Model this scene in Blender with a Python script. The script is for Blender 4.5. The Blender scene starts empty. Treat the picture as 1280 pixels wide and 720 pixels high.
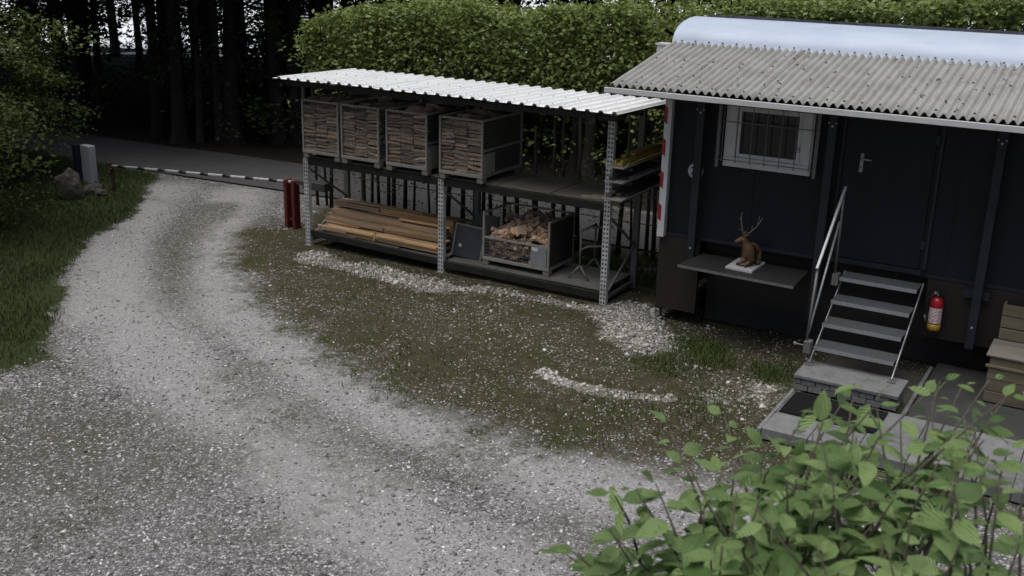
import bpy, math, random
import numpy as np
from mathutils import Vector, Matrix, Euler, noise as mnoise
R = math.radians
random.seed(7); rng = np.random.default_rng(7)
scene = bpy.context.scene
COL = scene.collection

# ------------------------------------------------------------------ camera, sky, sun, exposure
CAM = Vector((0, 0, 5.06))
cam_d = bpy.data.cameras.new('camera'); cam = bpy.data.objects.new('camera', cam_d); COL.objects.link(cam)
cam_d.sensor_width = 36; cam_d.lens = 37.45; cam_d.clip_start = 0.05; cam_d.clip_end = 3000
cam_d.dof.use_dof = True; cam_d.dof.focus_distance = 14.5; cam_d.dof.aperture_fstop = 8
_ya, _pi, _ro = R(-30.33286), R(17.89137), R(1.44174)
fw = Vector((math.sin(_ya)*math.cos(_pi), math.cos(_ya)*math.cos(_pi), -math.sin(_pi)))
rt = Vector((math.cos(_ya), -math.sin(_ya), 0)); up = rt.cross(fw)
r2 = rt*math.cos(_ro) + up*math.sin(_ro); u2 = -rt*math.sin(_ro) + up*math.cos(_ro)
m3 = Matrix((r2, u2, -fw)).transposed()
cam.matrix_world = Matrix.Translation(CAM) @ m3.to_4x4()
scene.camera = cam

SUN_EL, SUN_AZ = R(76), R(205)
world = bpy.data.worlds.new('World'); scene.world = world; world.use_nodes = True
wn = world.node_tree.nodes; bg = wn['Background']
sky = wn.new('ShaderNodeTexSky'); sky.sky_type = 'NISHITA'; sky.sun_disc = False
sky.sun_elevation = SUN_EL; sky.sun_rotation = SUN_AZ
sky.air_density = 1.0; sky.dust_density = 6.0; sky.ozone_density = 1.0
world.node_tree.links.new(sky.outputs[0], bg.inputs[0]); bg.inputs[1].default_value = 0.06
sun_d = bpy.data.lights.new('sun', 'SUN'); sun_d.energy = 1.5; sun_d.angle = R(60); sun_d.color = (1, .995, .96)
sun = bpy.data.objects.new('sun', sun_d); COL.objects.link(sun)
sdir = Vector((math.sin(SUN_AZ)*math.cos(SUN_EL), math.cos(SUN_AZ)*math.cos(SUN_EL), math.sin(SUN_EL)))
sun.rotation_euler = (-sdir).to_track_quat('-Z', 'Y').to_euler(); sun.location = (0, -5, 30)
scene.view_settings.view_transform = 'Standard'; scene.view_settings.look = 'None'
scene.view_settings.exposure = 0.68; scene.view_settings.gamma = 1.0

# ------------------------------------------------------------------ helpers
def nd(nt, t, **kw):
    n = nt.nodes.new(t)
    for k, v in kw.items():
        if hasattr(n, k) and not k.startswith('i_'): setattr(n, k, v)
    return n
def ramp(nt, fac, stops):
    r = nt.nodes.new('ShaderNodeValToRGB'); e = r.color_ramp.elements
    while len(e) < len(stops): e.new(0.5)
    for i, (p, c) in enumerate(stops):
        e[i].position = p; e[i].color = (c[0], c[1], c[2], 1) if not isinstance(c, (int, float)) else (c, c, c, 1)
    nt.links.new(fac, r.inputs[0]); return r.outputs[0]
def mixc(nt, fac, a, b, mode='MIX'):
    m = nt.nodes.new('ShaderNodeMix'); m.data_type = 'RGBA'; m.blend_type = mode
    for s, v in ((0, fac), (6, a), (7, b)):
        if hasattr(v, 'is_linked') or hasattr(v, 'links'): nt.links.new(v, m.inputs[s])
        elif s == 0: m.inputs[0].default_value = v
        else: m.inputs[s].default_value = (v[0], v[1], v[2], 1)
    return m.outputs[2]
def mathn(nt, op, a, b=None, c=None, clamp=False):
    m = nt.nodes.new('ShaderNodeMath'); m.operation = op; m.use_clamp = clamp
    for i, v in enumerate((a, b, c)):
        if v is None: continue
        if isinstance(v, (int, float)): m.inputs[i].default_value = v
        else: nt.links.new(v, m.inputs[i])
    return m.outputs[0]
def coords(nt, scale=(1, 1, 1), which='Object'):
    tc = nt.nodes.new('ShaderNodeTexCoord'); mp = nt.nodes.new('ShaderNodeMapping')
    mp.inputs['Scale'].default_value = scale; nt.links.new(tc.outputs[which], mp.inputs[0]); return mp.outputs[0]
def noise(nt, vec, scale, detail=4, rough=.6):
    n = nt.nodes.new('ShaderNodeTexNoise'); n.inputs['Scale'].default_value = scale
    n.inputs['Detail'].default_value = detail; n.inputs['Roughness'].default_value = rough
    nt.links.new(vec, n.inputs['Vector']); return n.outputs[0]
def bump(nt, h, strength=.3, dist=.01):
    b = nt.nodes.new('ShaderNodeBump'); b.inputs['Strength'].default_value = strength; b.inputs['Distance'].default_value = dist
    nt.links.new(h, b.inputs['Height']); return b.outputs[0]
def newmat(name):
    m = bpy.data.materials.new(name); m.use_nodes = True; nt = m.node_tree
    return m, nt, nt.nodes['Principled BSDF']
def mat(name, a, b=None, rough=.6, scale=8, stretch=(1, 1, 1), metal=0, spec=None, bumpv=.15, bdist=.004, island=0, obrand=0, lo=.35, hi=.65, grime=None, gscale=2.5, glo=.5, ghi=.75):
    """two-tone noise paint with fine relief, optional random tint per island / object and dirt blotches"""
    m, nt, p = newmat(name); v = coords(nt, stretch)
    n = noise(nt, v, scale, 6)
    c = mixc(nt, ramp(nt, n, [(lo, 0.), (hi, 1.)]), a, b or a)
    if grime:
        g = noise(nt, v, gscale, 5, .65); c = mixc(nt, ramp(nt, g, [(glo, 0.), (ghi, 1.)]), c, grime)
    if island or obrand:
        if island: g = nt.nodes.new('ShaderNodeNewGeometry'); rv = g.outputs['Random Per Island']; amt = island
        else: g = nt.nodes.new('ShaderNodeObjectInfo'); rv = g.outputs['Random']; amt = obrand
        hs = nt.nodes.new('ShaderNodeHueSaturation')
        nt.links.new(mathn(nt, 'MULTIPLY_ADD', rv, 2*amt, 1-amt), hs.inputs['Value'])
        nt.links.new(mathn(nt, 'MULTIPLY_ADD', mathn(nt, 'FRACT', mathn(nt, 'MULTIPLY', rv, 7.31)), amt, 1-amt*.6), hs.inputs['Saturation'])
        nt.links.new(c, hs.inputs['Color']); c = hs.outputs[0]
    nt.links.new(c, p.inputs['Base Color']); p.inputs['Roughness'].default_value = rough; p.inputs['Metallic'].default_value = metal
    if spec is not None: p.inputs['Specular IOR Level'].default_value = spec
    if bumpv: nt.links.new(bump(nt, noise(nt, v, scale*3, 4), bumpv, bdist), p.inputs['Normal'])
    return m
def leafmat(name, a, b, back, trans=.35, island=.35, veins=False, rough=.5):
    m, nt, p = newmat(name)
    g = nt.nodes.new('ShaderNodeNewGeometry'); oi = nt.nodes.new('ShaderNodeObjectInfo')
    rv = g.outputs['Random Per Island']
    if veins: rv = mathn(nt, 'FRACT', mathn(nt, 'ADD', rv, oi.outputs['Random']))
    c = mixc(nt, rv, a, b); c = mixc(nt, mathn(nt, 'MULTIPLY', g.outputs['Backfacing'], .7), c, back)
    if veins:
        v = coords(nt)
        s = nt.nodes.new('ShaderNodeSeparateXYZ'); nt.links.new(v, s.inputs[0])
        k = mathn(nt, 'SUBTRACT', mathn(nt, 'MULTIPLY', s.outputs[0], 120), mathn(nt, 'MULTIPLY', mathn(nt, 'ABSOLUTE', s.outputs[1]), 120))
        w = mathn(nt, 'SINE', mathn(nt, 'MULTIPLY', k, 8))
        c = mixc(nt, mathn(nt, 'MULTIPLY_ADD', w, .07, .10), c, (back[0]*1.1, back[1]*1.1, back[2]))
        n2 = noise(nt, v, 60, 3); c = mixc(nt, ramp(nt, n2, [(.55, 0.), (.8, .6)]), c, (a[0]*.6, a[1]*.55, a[2]*.5))
        nt.links.new(bump(nt, w, .7, .0012), p.inputs['Normal'])
    nt.links.new(c, p.inputs['Base Color']); p.inputs['Roughness'].default_value = rough; p.inputs['Specular IOR Level'].default_value = .3
    tr = nt.nodes.new('ShaderNodeBsdfTranslucent'); nt.links.new(c, tr.inputs[0])
    mx = nt.nodes.new('ShaderNodeMixShader'); mx.inputs[0].default_value = trans
    nt.links.new(p.outputs[0], mx.inputs[1]); nt.links.new(tr.outputs[0], mx.inputs[2])
    nt.links.new(mx.outputs[0], nt.nodes['Material Output'].inputs[0]); return m

ORG = {}
def origin_of(o):
    return ORG.get(o.name, Vector((0, 0, 0))) if o else Vector((0, 0, 0))
def tag(o, label=None, cat=None, group=None, kind=None):
    if label: o['label'] = label
    if cat: o['category'] = cat
    if group: o['group'] = group
    if kind: o['kind'] = kind
    return o
def thing(name, label, cat, loc, group=None):
    o = bpy.data.objects.new(name, None); COL.objects.link(o); o.location = loc; o.empty_display_size = .2
    ORG[o.name] = Vector(loc); return tag(o, label, cat, group)
def mesh_from(name, V, F, m, smooth=False):
    me = bpy.data.meshes.new(name); me.from_pydata(V, [], F)
    for mm in (m if isinstance(m, list) else [m]): me.materials.append(mm)
    if smooth: me.polygons.foreach_set('use_smooth', [True]*len(me.polygons))
    me.update(); return me
def link(name, me, parent=None, loc=None, rot=None, scale=None):
    o = bpy.data.objects.new(name, me); COL.objects.link(o)
    if parent: o.parent = parent
    if loc is not None: o.location = loc
    if rot is not None: o.rotation_euler = rot
    if scale is not None: o.scale = scale
    return o
class MB:
    def __init__(s): s.v = []; s.f = []
    def add(s, V, F):
        k = len(s.v); s.v += [tuple(p) for p in V]; s.f += [tuple(i+k for i in q) for q in F]; return s
    def box(s, lo, hi, rot=None, piv=None, jit=0):
        x0, y0, z0 = lo; x1, y1, z1 = hi
        V = [Vector(p) for p in ((x0,y0,z0),(x1,y0,z0),(x1,y1,z0),(x0,y1,z0),(x0,y0,z1),(x1,y0,z1),(x1,y1,z1),(x0,y1,z1))]
        if jit: V = [p + Vector((random.uniform(-jit, jit), random.uniform(-jit, jit), random.uniform(-jit, jit))) for p in V]
        if rot is not None:
            M = Euler(rot).to_matrix(); c = Vector(piv) if piv else sum(V, Vector())/8
            V = [M @ (p-c) + c for p in V]
        return s.add(V, [(0,3,2,1),(4,5,6,7),(0,1,5,4),(1,2,6,5),(2,3,7,6),(3,0,4,7)])
    def tube(s, pts, r, n=8, cap=True):
        pts = [Vector(p) for p in pts]; rs = r if isinstance(r, (list, tuple)) else [r]*len(pts)
        V = []; F = []; u = None
        for i, p in enumerate(pts):
            d = (pts[min(i+1, len(pts)-1)] - pts[max(i-1, 0)]).normalized()
            if u is None: u = d.orthogonal().normalized()
            u = (u - d*u.dot(d)).normalized(); w = d.cross(u)
            for k in range(n):
                a = 2*math.pi*k/n; V.append(p + (u*math.cos(a) + w*math.sin(a))*rs[i])
        for i in range(len(pts)-1):
            for k in range(n):
                F.append((i*n+k, i*n+(k+1) % n, (i+1)*n+(k+1) % n, (i+1)*n+k))
        if cap: F.append(tuple(range(n))[::-1]); F.append(tuple((len(pts)-1)*n+k for k in range(n)))
        return s.add(V, F)
    def bar(s, a, b, w, h, upv=(0, 0, 1)):
        a = Vector(a); b = Vector(b); d = (b-a).normalized(); upv = Vector(upv)
        if abs(d.dot(upv)) > .97: upv = Vector((0, 1, 0))
        sx = d.cross(upv).normalized()*(w/2); sz = sx.cross(d).normalized()*(h/2)
        V = [a-sx-sz, a+sx-sz, a+sx+sz, a-sx+sz, b-sx-sz, b+sx-sz, b+sx+sz, b-sx+sz]
        return s.add(V, [(0,1,2,3),(7,6,5,4),(0,4,5,1),(1,5,6,2),(2,6,7,3),(3,7,4,0)])
    def lathe(s, prof, c, n=16, axis='z'):
        V = []; F = []
        for r, z in prof:
            for k in range(n):
                a = 2*math.pi*k/n; x, y = r*math.cos(a), r*math.sin(a)
                V.append((c[0]+x, c[1]+y, c[2]+z) if axis == 'z' else ((c[0]+x, c[1]+z, c[2]+y) if axis == 'y' else (c[0]+z, c[1]+x, c[2]+y)))
        for i in range(len(prof)-1):
            for k in range(n): F.append((i*n+k, i*n+(k+1) % n, (i+1)*n+(k+1) % n, (i+1)*n+k))
        F.append(tuple(range(n))[::-1]); F.append(tuple((len(prof)-1)*n+k for k in range(n)))
        return s.add(V, F)
    def build(s, name, m, parent=None, smooth=False, bevel=0, label=None, kind=None):
        o0 = origin_of(parent)
        V = [(p[0]-o0.x, p[1]-o0.y, p[2]-o0.z) for p in s.v]
        me = mesh_from(name, V, s.f, m, smooth); o = link(name, me, parent); ORG[o.name] = o0
        if bevel:
            b = o.modifiers.new('bevel', 'BEVEL'); b.width = bevel; b.segments = 1; b.limit_method = 'ANGLE'; b.angle_limit = R(40)
        if label: o['label'] = label
        if kind: o['kind'] = kind
        return o
def np_mesh(name, V, quads, m, smooth=False):
    me = bpy.data.meshes.new(name); V = np.asarray(V, np.float32); Q = np.asarray(quads, np.int32)
    k = Q.shape[1]; me.vertices.add(len(V)); me.vertices.foreach_set('co', V.ravel())
    me.loops.add(Q.size); me.loops.foreach_set('vertex_index', Q.ravel())
    me.polygons.add(len(Q)); me.polygons.foreach_set('loop_start', np.arange(0, Q.size, k, dtype=np.int32))
    if smooth: me.polygons.foreach_set('use_smooth', np.ones(len(Q), bool))
    me.materials.append(m); me.update(calc_edges=True); return me
def rand_rot(n, tilt=1.0):
    """random orthonormal frames; tilt 0 keeps the leaf face up"""
    a = rng.uniform(0, 2*np.pi, n); nrm = rng.normal(size=(n, 3))*tilt; nrm[:, 2] = np.abs(nrm[:, 2]) + .35
    nrm /= np.linalg.norm(nrm, axis=1)[:, None]
    d = np.stack([np.cos(a), np.sin(a), rng.normal(0, .3, n)-.25], 1)
    d -= nrm*(d*nrm).sum(1)[:, None]; d /= np.linalg.norm(d, axis=1)[:, None]
    return d, np.cross(nrm, d), nrm
def leaf_cloud(P, size, tilt=1.0, aspect=.6, fold=.15):
    n = len(P); d, w, nn = rand_rot(n, tilt); L = (size*rng.uniform(.65, 1.25, n))[:, None]
    W = L*aspect*.5; P = np.asarray(P)
    V = np.stack([P, P + d*L*.5 + w*W + nn*L*fold, P + d*L, P + d*L*.5 - w*W + nn*L*fold], 1).reshape(-1, 3)
    i = np.arange(n)*4
    return V, np.concatenate([np.stack([i, i+1, i+2], 1), np.stack([i, i+2, i+3], 1)])
def clumps(nc, per, sampler, spread):
    c = sampler(nc); return (np.repeat(c, per, 0) + rng.normal(size=(nc*per, 3))*spread)
def copy_tree(o, parent=None):
    c = o.copy(); COL.objects.link(c)
    if parent: c.parent = parent
    for ch in list(o.children): copy_tree(ch, c)
    return c

# ------------------------------------------------------------------ materials
M = {}
M['zinc'] = mat('perforated_zinc', (.40,.41,.42), (.50,.51,.51), .5, 14, metal=.1, grime=(.24,.22,.19))
M['hole'] = mat('upright_hole_shade', (.02,.02,.02))  # near-black for the shade inside the hollow posts
M['beam'] = mat('beam_paint', (.012,.013,.012), (.02,.02,.017), .55, 9, spec=.25, grime=(.04,.034,.026), glo=.55, ghi=.85)
M['deck'] = mat('deck_board', (.11,.10,.08), (.15,.137,.11), .8, 5, stretch=(1,4,1), grime=(.065,.058,.045), obrand=.12)
M['deckgrey'] = mat('deck_grey', (.09,.09,.082), (.13,.127,.115), .75, 5, grime=(.055,.05,.04), obrand=.1)
M['whiteroof'] = mat('white_sheet_metal', (.78,.80,.83), (.82,.84,.86), .45, 3, stretch=(1,.35,1), grime=(.56,.57,.56), gscale=4, glo=.58, ghi=.9, bumpv=.05, obrand=.02)
M['cage'] = mat('grey_cage_steel', (.19,.183,.165), (.26,.25,.225), .6, 20, grime=(.12,.08,.055), gscale=9, glo=.52, ghi=.8)
M['shadedrust'] = mat('shaded_rusty_sheet', (.022,.017,.014), (.035,.026,.02), .8, 7, grime=(.05,.035,.025))  # rusty brown, darkened to carry the shade on the crate sides
M['cagefoot'] = mat('cage_foot', (.13,.12,.1), (.18,.165,.135), .7, 15)
M['wire'] = mat('cage_wire', (.11,.105,.095), (.14,.135,.125), .6, 20)
M['log'] = mat('split_log', (.40,.30,.22), (.18,.135,.10), .85, 18, stretch=(.4,3,3), bumpv=.5, obrand=.38)
M['chunk'] = mat('split_chunk', (.58,.42,.28), (.26,.155,.09), .85, 14, stretch=(.5,3,3), bumpv=.5, obrand=.45)
M['bark'] = mat('bark_brown', (.07,.05,.038), (.11,.085,.065), .9, 12, stretch=(1,1,.3), bumpv=.7, bdist=.02)
M['plank'] = mat('sawn_plank', (.50,.335,.185), (.33,.215,.115), .75, 6, stretch=(.25,6,6), bumpv=.2, obrand=.38, grime=(.19,.13,.075), glo=.5, ghi=.8)
M['oldplank'] = mat('weathered_plank', (.19,.155,.105), (.26,.215,.15), .8, 6, stretch=(.3,5,5), obrand=.2, grime=(.14,.12,.09))
M['yellow'] = mat('yellow_formwork', (.29,.22,.04), (.36,.28,.055), .6, 8, stretch=(4,.4,4), obrand=.15, grime=(.2,.16,.05))
M['darkwood'] = mat('dark_board', (.06,.052,.045), (.09,.08,.07), .8, 7, stretch=(4,.4,4), obrand=.2)
M['greyboard'] = mat('grey_board', (.2,.19,.175), (.27,.26,.24), .8, 7, stretch=(4,.4,4), obrand=.12)
M['navy'] = mat('dark_navy_cladding', (.0075,.0092,.013), (.010,.012,.016), .55, 4, stretch=(1,1,.3), bumpv=.1, spec=.25, grime=(.013,.0145,.017), glo=.55, ghi=.9)
M['navypost'] = mat('dark_navy_post', (.015,.0175,.024), (.02,.023,.03), .5, 6, bumpv=.15, spec=.3)
M['skirt'] = mat('brown_skirt_plywood', (.011,.0062,.005), (.016,.0095,.0075), .65, 4, stretch=(1,1,.4), grime=(.020,.015,.012), glo=.6, ghi=.9)
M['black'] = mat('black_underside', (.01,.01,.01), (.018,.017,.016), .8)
M['silver'] = mat('silver_roof_sheet', (.40,.47,.60), (.45,.52,.64), .55, 1.6, stretch=(1,2.5,1), metal=0, grime=(.34,.40,.50), gscale=1.2, glo=.5, ghi=.85, bumpv=.04)
M['felt'] = mat('roof_felt_strip', (.035,.04,.055), (.06,.065,.08), .7)
M['white'] = mat('white_gloss', (.52,.52,.52), (.58,.58,.58), .4, 6, grime=(.42,.41,.4), glo=.6, ghi=.9)
M['fascia'] = mat('white_fascia', (.46,.47,.48), (.53,.53,.54), .5, 6, stretch=(1,4,4), grime=(.36,.36,.35), glo=.55, ghi=.85)
M['winframe'] = mat('window_frame_grey_white', (.50,.50,.495), (.58,.58,.57), .5, 9, grime=(.26,.255,.245), glo=.55, ghi=.85)
M['glass'], _nt, _p = newmat('dark_window_glass')
_p.inputs['Base Color'].default_value = (.012,.012,.013,1); _p.inputs['Roughness'].default_value = .06; _p.inputs['Specular IOR Level'].default_value = .4
M['red'] = mat('red_reflector', (.27,.012,.022), (.22,.01,.02), .4)
M['redpost'] = mat('dark_red_post_paint', (.11,.012,.012), (.08,.010,.010), .55, 10, grime=(.04,.012,.01))
M['galv'] = mat('galvanised_steel', (.24,.255,.275), (.31,.325,.345), .42, 25, metal=.3)
M['steelgrey'] = mat('grey_tube_steel', (.11,.11,.105), (.15,.15,.145), .5, 20, metal=.1)
M['tread'] = mat('grating_tread', (.085,.092,.10), (.12,.128,.135), .55, 60, metal=.2, bumpv=.4)
M['panelblue'] = mat('dark_blue_grey_panel', (.018,.022,.027), (.026,.031,.036), .5, 8)
M['concrete'] = mat('concrete_slab', (.125,.132,.137), (.165,.17,.172), .85, 9, grime=(.07,.07,.066), gscale=4, obrand=.12, bumpv=.3)
M['brick'] = mat('grey_concrete_brick', (.10,.103,.106), (.15,.15,.15), .85, 16, obrand=.22, bumpv=.4)
M['pad'] = mat('concrete_pad', (.030,.034,.032), (.045,.047,.045), .85, 5, grime=(.024,.026,.023), gscale=1.7, bumpv=.25)
M['rubber'] = mat('black_rubber_mat', (.005,.0055,.007), (.009,.009,.0105), .8, 60, spec=.2, bumpv=.4)
M['stoneslab'] = mat('white_stone_slab', (.36,.345,.35), (.44,.42,.43), .7, 30, grime=(.27,.26,.26))
M['table'] = mat('grey_tabletop', (.022,.0225,.023), (.03,.03,.031), .55, 7, spec=.25, bumpv=.05)
M['deer'] = mat('brown_deer_coat', (.085,.048,.020), (.13,.075,.03), .75, 12, bumpv=.3, grime=(.05,.028,.014), gscale=9)
M['antler'] = mat('antler', (.13,.11,.08), (.18,.155,.12), .6, 30)
M['deerlight'] = mat('deer_leg', (.19,.125,.055), (.14,.09,.04), .7, 20)
M['hoof'] = mat('hoof', (.03,.028,.026))
M['extred'] = mat('extinguisher_red', (.36,.010,.014), (.30,.009,.012), .28, 6, bumpv=0)
M['extyel'] = mat('extinguisher_yellow_band', (.42,.25,.025), (.34,.19,.02), .4)
M['blackplastic'] = mat('black_plastic', (.015,.015,.015), (.02,.02,.02), .4)
M['graywood'] = mat('grey_brown_timber', (.105,.09,.058), (.15,.13,.086), .8, 6, stretch=(.3,5,5), obrand=.2, grime=(.06,.056,.043))
M['lid'] = mat('grey_timber_lid', (.16,.15,.132), (.21,.196,.172), .8, 5, stretch=(.3,4,4), obrand=.1, grime=(.2,.185,.16))
M['asphalt'] = mat('road_asphalt', (.046,.046,.050), (.060,.060,.064), .85, 3, grime=(.065,.063,.062), gscale=.8, glo=.5, ghi=.8, bumpv=.3)
M['boulder'] = mat('grey_boulder', (.045,.042,.037), (.08,.074,.066), .9, 6, bumpv=.9, bdist=.03, grime=(.06,.065,.045))
M['rust'] = mat('rusty_post', (.05,.028,.02), (.035,.02,.016), .8)
M['darkgrey'] = mat('dark_grey_steel', (.035,.038,.042), (.05,.053,.057), .5)
M['blueside'] = mat('dark_blue_plate', (.005,.007,.018), (.007,.009,.024), .5)
M['boom'] = mat('white_boom_paint', (.30,.30,.30), (.38,.38,.38), .5, 12, grime=(.2,.2,.19))
M['boomdark'] = mat('dark_boom_band', (.012,.009,.009), (.01,.008,.008), .5)
M['hedgeleaf'] = leafmat('hornbeam_leaf', (.085,.135,.028), (.30,.38,.11), (.23,.29,.11), .38)
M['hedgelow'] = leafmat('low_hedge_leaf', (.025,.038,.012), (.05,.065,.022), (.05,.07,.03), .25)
M['beechleaf'] = leafmat('beech_leaf', (.055,.085,.020), (.16,.20,.055), (.11,.15,.05), .4)
M['needle'] = leafmat('spruce_needles', (.024,.044,.016), (.075,.105,.038), (.05,.08,.03), .25)
M['shrubleaf'] = leafmat('shrub_leaf', (.08,.155,.042), (.27,.38,.145), (.25,.35,.20), .38, veins=True, rough=.33)
M['twig'] = mat('shrub_twig', (.05,.042,.032), (.085,.072,.055), .8, 60, bumpv=.5)
M['stem'] = mat('hedge_stem', (.018,.015,.012), (.03,.026,.02), .9, 20)
M['trunk'] = mat('conifer_trunk', (.020,.017,.015), (.040,.035,.031), .95, 7, stretch=(1,1,.25), bumpv=.8, bdist=.03, obrand=.35)
M['grass'] = leafmat('grass_blade', (.034,.058,.015), (.075,.10,.028), (.06,.08,.03), .25)
M['weed'] = leafmat('weed_blade', (.05,.078,.018), (.10,.13,.036), (.08,.105,.04), .25)
# fibre cement awning sheets with lichen
def fibre():
    m, nt, p = newmat('fibre_cement_sheet'); v = coords(nt)
    a = noise(nt, v, 3, 6, .65); c = mixc(nt, ramp(nt, a, [(.35, 0.), (.68, 1.)]), (.31,.315,.312), (.225,.225,.213))
    b = noise(nt, v, 28, 5, .7); c = mixc(nt, ramp(nt, b, [(.56, 0.), (.72, .8)]), c, (.15,.15,.13))
    d = nt.nodes.new('ShaderNodeTexVoronoi'); d.inputs['Scale'].default_value = 16; nt.links.new(v, d.inputs['Vector'])
    c = mixc(nt, ramp(nt, d.outputs['Distance'], [(.06, .8), (.13, 0.)]), c, (.40,.40,.37))
    nt.links.new(c, p.inputs['Base Color']); p.inputs['Roughness'].default_value = .85
    nt.links.new(bump(nt, b, .3, .004), p.inputs['Normal']); return m
M['fibre'] = fibre()
def labelmat():
    m, nt, p = newmat('extinguisher_label'); v = coords(nt, (1, 1, 1))
    s = nt.nodes.new('ShaderNodeSeparateXYZ'); nt.links.new(v, s.inputs[0])
    w = mathn(nt, 'SINE', mathn(nt, 'MULTIPLY', s.outputs[2], 330)); n = noise(nt, v, 60, 2)
    k = mathn(nt, 'MULTIPLY', mathn(nt, 'GREATER_THAN', w, .1), mathn(nt, 'GREATER_THAN', n, .48))
    c = mixc(nt, k, (.62,.58,.58), (.34,.05,.06)); nt.links.new(c, p.inputs['Base Color']); p.inputs['Roughness'].default_value = .4; return m
M['label'] = labelmat()
def pebblemat(name, stops, rough=.85):
    m, nt, p = newmat(name); g = nt.nodes.new('ShaderNodeNewGeometry')
    c = ramp(nt, g.outputs['Random Per Island'], stops); nt.links.new(c, p.inputs['Base Color'])
    p.inputs['Roughness'].default_value = rough; return m
M['pebble'] = pebblemat('gravel_stone', [(0, (.09,.088,.088)), (.4, (.19,.187,.19)), (.8, (.33,.327,.333)), (1, (.66,.655,.665))])
M['whitepebble'] = pebblemat('pale_gravel_stone', [(0, (.12,.115,.105)), (.5, (.26,.25,.23)), (1, (.50,.485,.455))])
M['litter'] = pebblemat('dead_leaf', [(0, (.03,.022,.015)), (.6, (.07,.05,.03)), (1, (.12,.09,.05))])

# ------------------------------------------------------------------ ground
GRASS = np.array([(-9.5,5.3),(-11.19,6.9),(-11.25,7.65),(-12.33,8.7),(-14.1,10.19),(-15.34,11.62),(-16.08,13.2),(-17.41,14.75),(-18.6,16.0),(-30,16.2),(-60,14),(-60,-5),(-20,-5)])
MOSS = np.array([(-13.3,14.9),(-13.65,13.8),(-12.88,12.76),(-11.44,11.55),(-10.08,10.87),(-8.41,9.91),(-7.1,9.5),(-6.02,9.25),(-5.11,9.12),(-4.17,9.17),(-3.47,9.45),(-2.2,9.9),(-.5,10.4),(4,10.6),(6,14),(5,16.3),(-13.4,16.3)])
TRACK = np.array([(-15.3,14.6),(-14.08,12.53),(-12.85,11.07),(-11.7,10.1)])
TRACK2 = np.array([(-8.85,8.65),(-8.11,8.2),(-7.2,7.95),(-6.3,7.8),(-5.3,8.1)])
STREAK = np.array([(-5.85,10.80),(-5.5,10.66),(-5.1,10.66),(-4.7,10.74),(-4.2,10.92)])
WSTRIP = np.array([(-11.5,13.1),(-10.59,13.05),(-9.57,12.92),(-8.95,12.92)])
WSTRIP2 = np.array([(-8.95,12.95),(-7.9,13.2),(-6.5,13.32),(-5.9,13.1)])
PATHS = (np.array([(-17.5,15.15),(-15.33,12.29),(-11.98,9.34),(-9.57,8.31),(-7.59,7.7),(-5.42,6.9),(-4.02,6.6)]), np.array([(-15.92,15.86),(-13.97,13.28),(-10.86,10.54),(-8.05,9.19),(-6.29,8.73),(-4.56,8.52),(-2.5,8.8)]))
HEAP = np.array([(-5.95,13.5),(-5.75,12.95),(-5.45,12.6),(-5.2,12.45)])
def sd_poly(P, poly):
    d = np.full(len(P), 1e9); ins = np.zeros(len(P), bool); n = len(poly)
    for i in range(n):
        a, b = poly[i], poly[(i+1) % n]; e = b-a; w = P-a
        t = np.clip((w@e)/(e@e), 0, 1); q = w-np.outer(t, e); d = np.minimum(d, np.hypot(q[:, 0], q[:, 1]))
        c1 = (a[1] <= P[:, 1]) & (b[1] > P[:, 1]) & ((e[0]*w[:, 1]-e[1]*w[:, 0]) > 0)
        c2 = (a[1] > P[:, 1]) & (b[1] <= P[:, 1]) & ((e[0]*w[:, 1]-e[1]*w[:, 0]) < 0)
        ins ^= (c1 | c2)
    return np.where(ins, -d, d)
def d_line(P, L):
    d = np.full(len(P), 1e9)
    for i in range(len(L)-1):
        a, b = L[i], L[i+1]; e = b-a; w = P-a; t = np.clip((w@e)/(e@e), 0, 1); q = w-np.outer(t, e)
        d = np.minimum(d, np.hypot(q[:, 0], q[:, 1]))
    return d
def sstep(x, a, b):
    t = np.clip((x-a)/(b-a), 0, 1); return t*t*(3-2*t)
def blob(P, c, r): return np.clip(1.2-np.hypot(P[:, 0]-c[0], (P[:, 1]-c[1]))/r, 0, 1)
def vnoise(P, s, seed=0):
    q = P*s + seed*17.3; i = np.floor(q).astype(int); f = q-i; f = f*f*(3-2*f)
    def h(a, b):
        x = np.sin(a*127.1+b*311.7+seed)*43758.5453; return x-np.floor(x)
    return (h(i[:,0],i[:,1])*(1-f[:,0])+h(i[:,0]+1,i[:,1])*f[:,0])*(1-f[:,1])+(h(i[:,0],i[:,1]+1)*(1-f[:,0])+h(i[:,0]+1,i[:,1]+1)*f[:,0])*f[:,1]
def m_grass(P): return sstep(-sd_poly(P, GRASS), -.55, .5)
def m_moss(P): return sstep(-sd_poly(P, MOSS), -1.1, .7)
def m_white(P):
    w = np.maximum(np.maximum(sstep(.085-d_line(P, STREAK)+.05*(vnoise(P, 4, 3)-.5), -.10, .08), np.maximum(sstep(.26-d_line(P, WSTRIP), -.3, .25)*(.45+.55*sstep(vnoise(P, 1.6, 12), .25, .6)), .55*sstep(.14-d_line(P, WSTRIP2), -.3, .2))), sstep(.40-d_line(P, HEAP)+.3*(vnoise(P, 2.2, 21)-.5), -.35, .28))
    return np.maximum(w, .42*sstep(-sd_poly(P, np.array([(-5.6,12.6),(-3,12.2),(-2.9,10.4),(-4.0,11.1),(-5.0,11.6)])), -.4, .4)*vnoise(P, 1.3, 5))
RX_ = np.array([-120,-60,-40,-30,-24,-20,-17,-14,-10,-5,0,10,30,80.]); RN_ = np.array([8,13.2,14.9,15.6,15.95,16.15,16.35,16.55,16.7,16.8,16.9,17,17.2,17.5])
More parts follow.
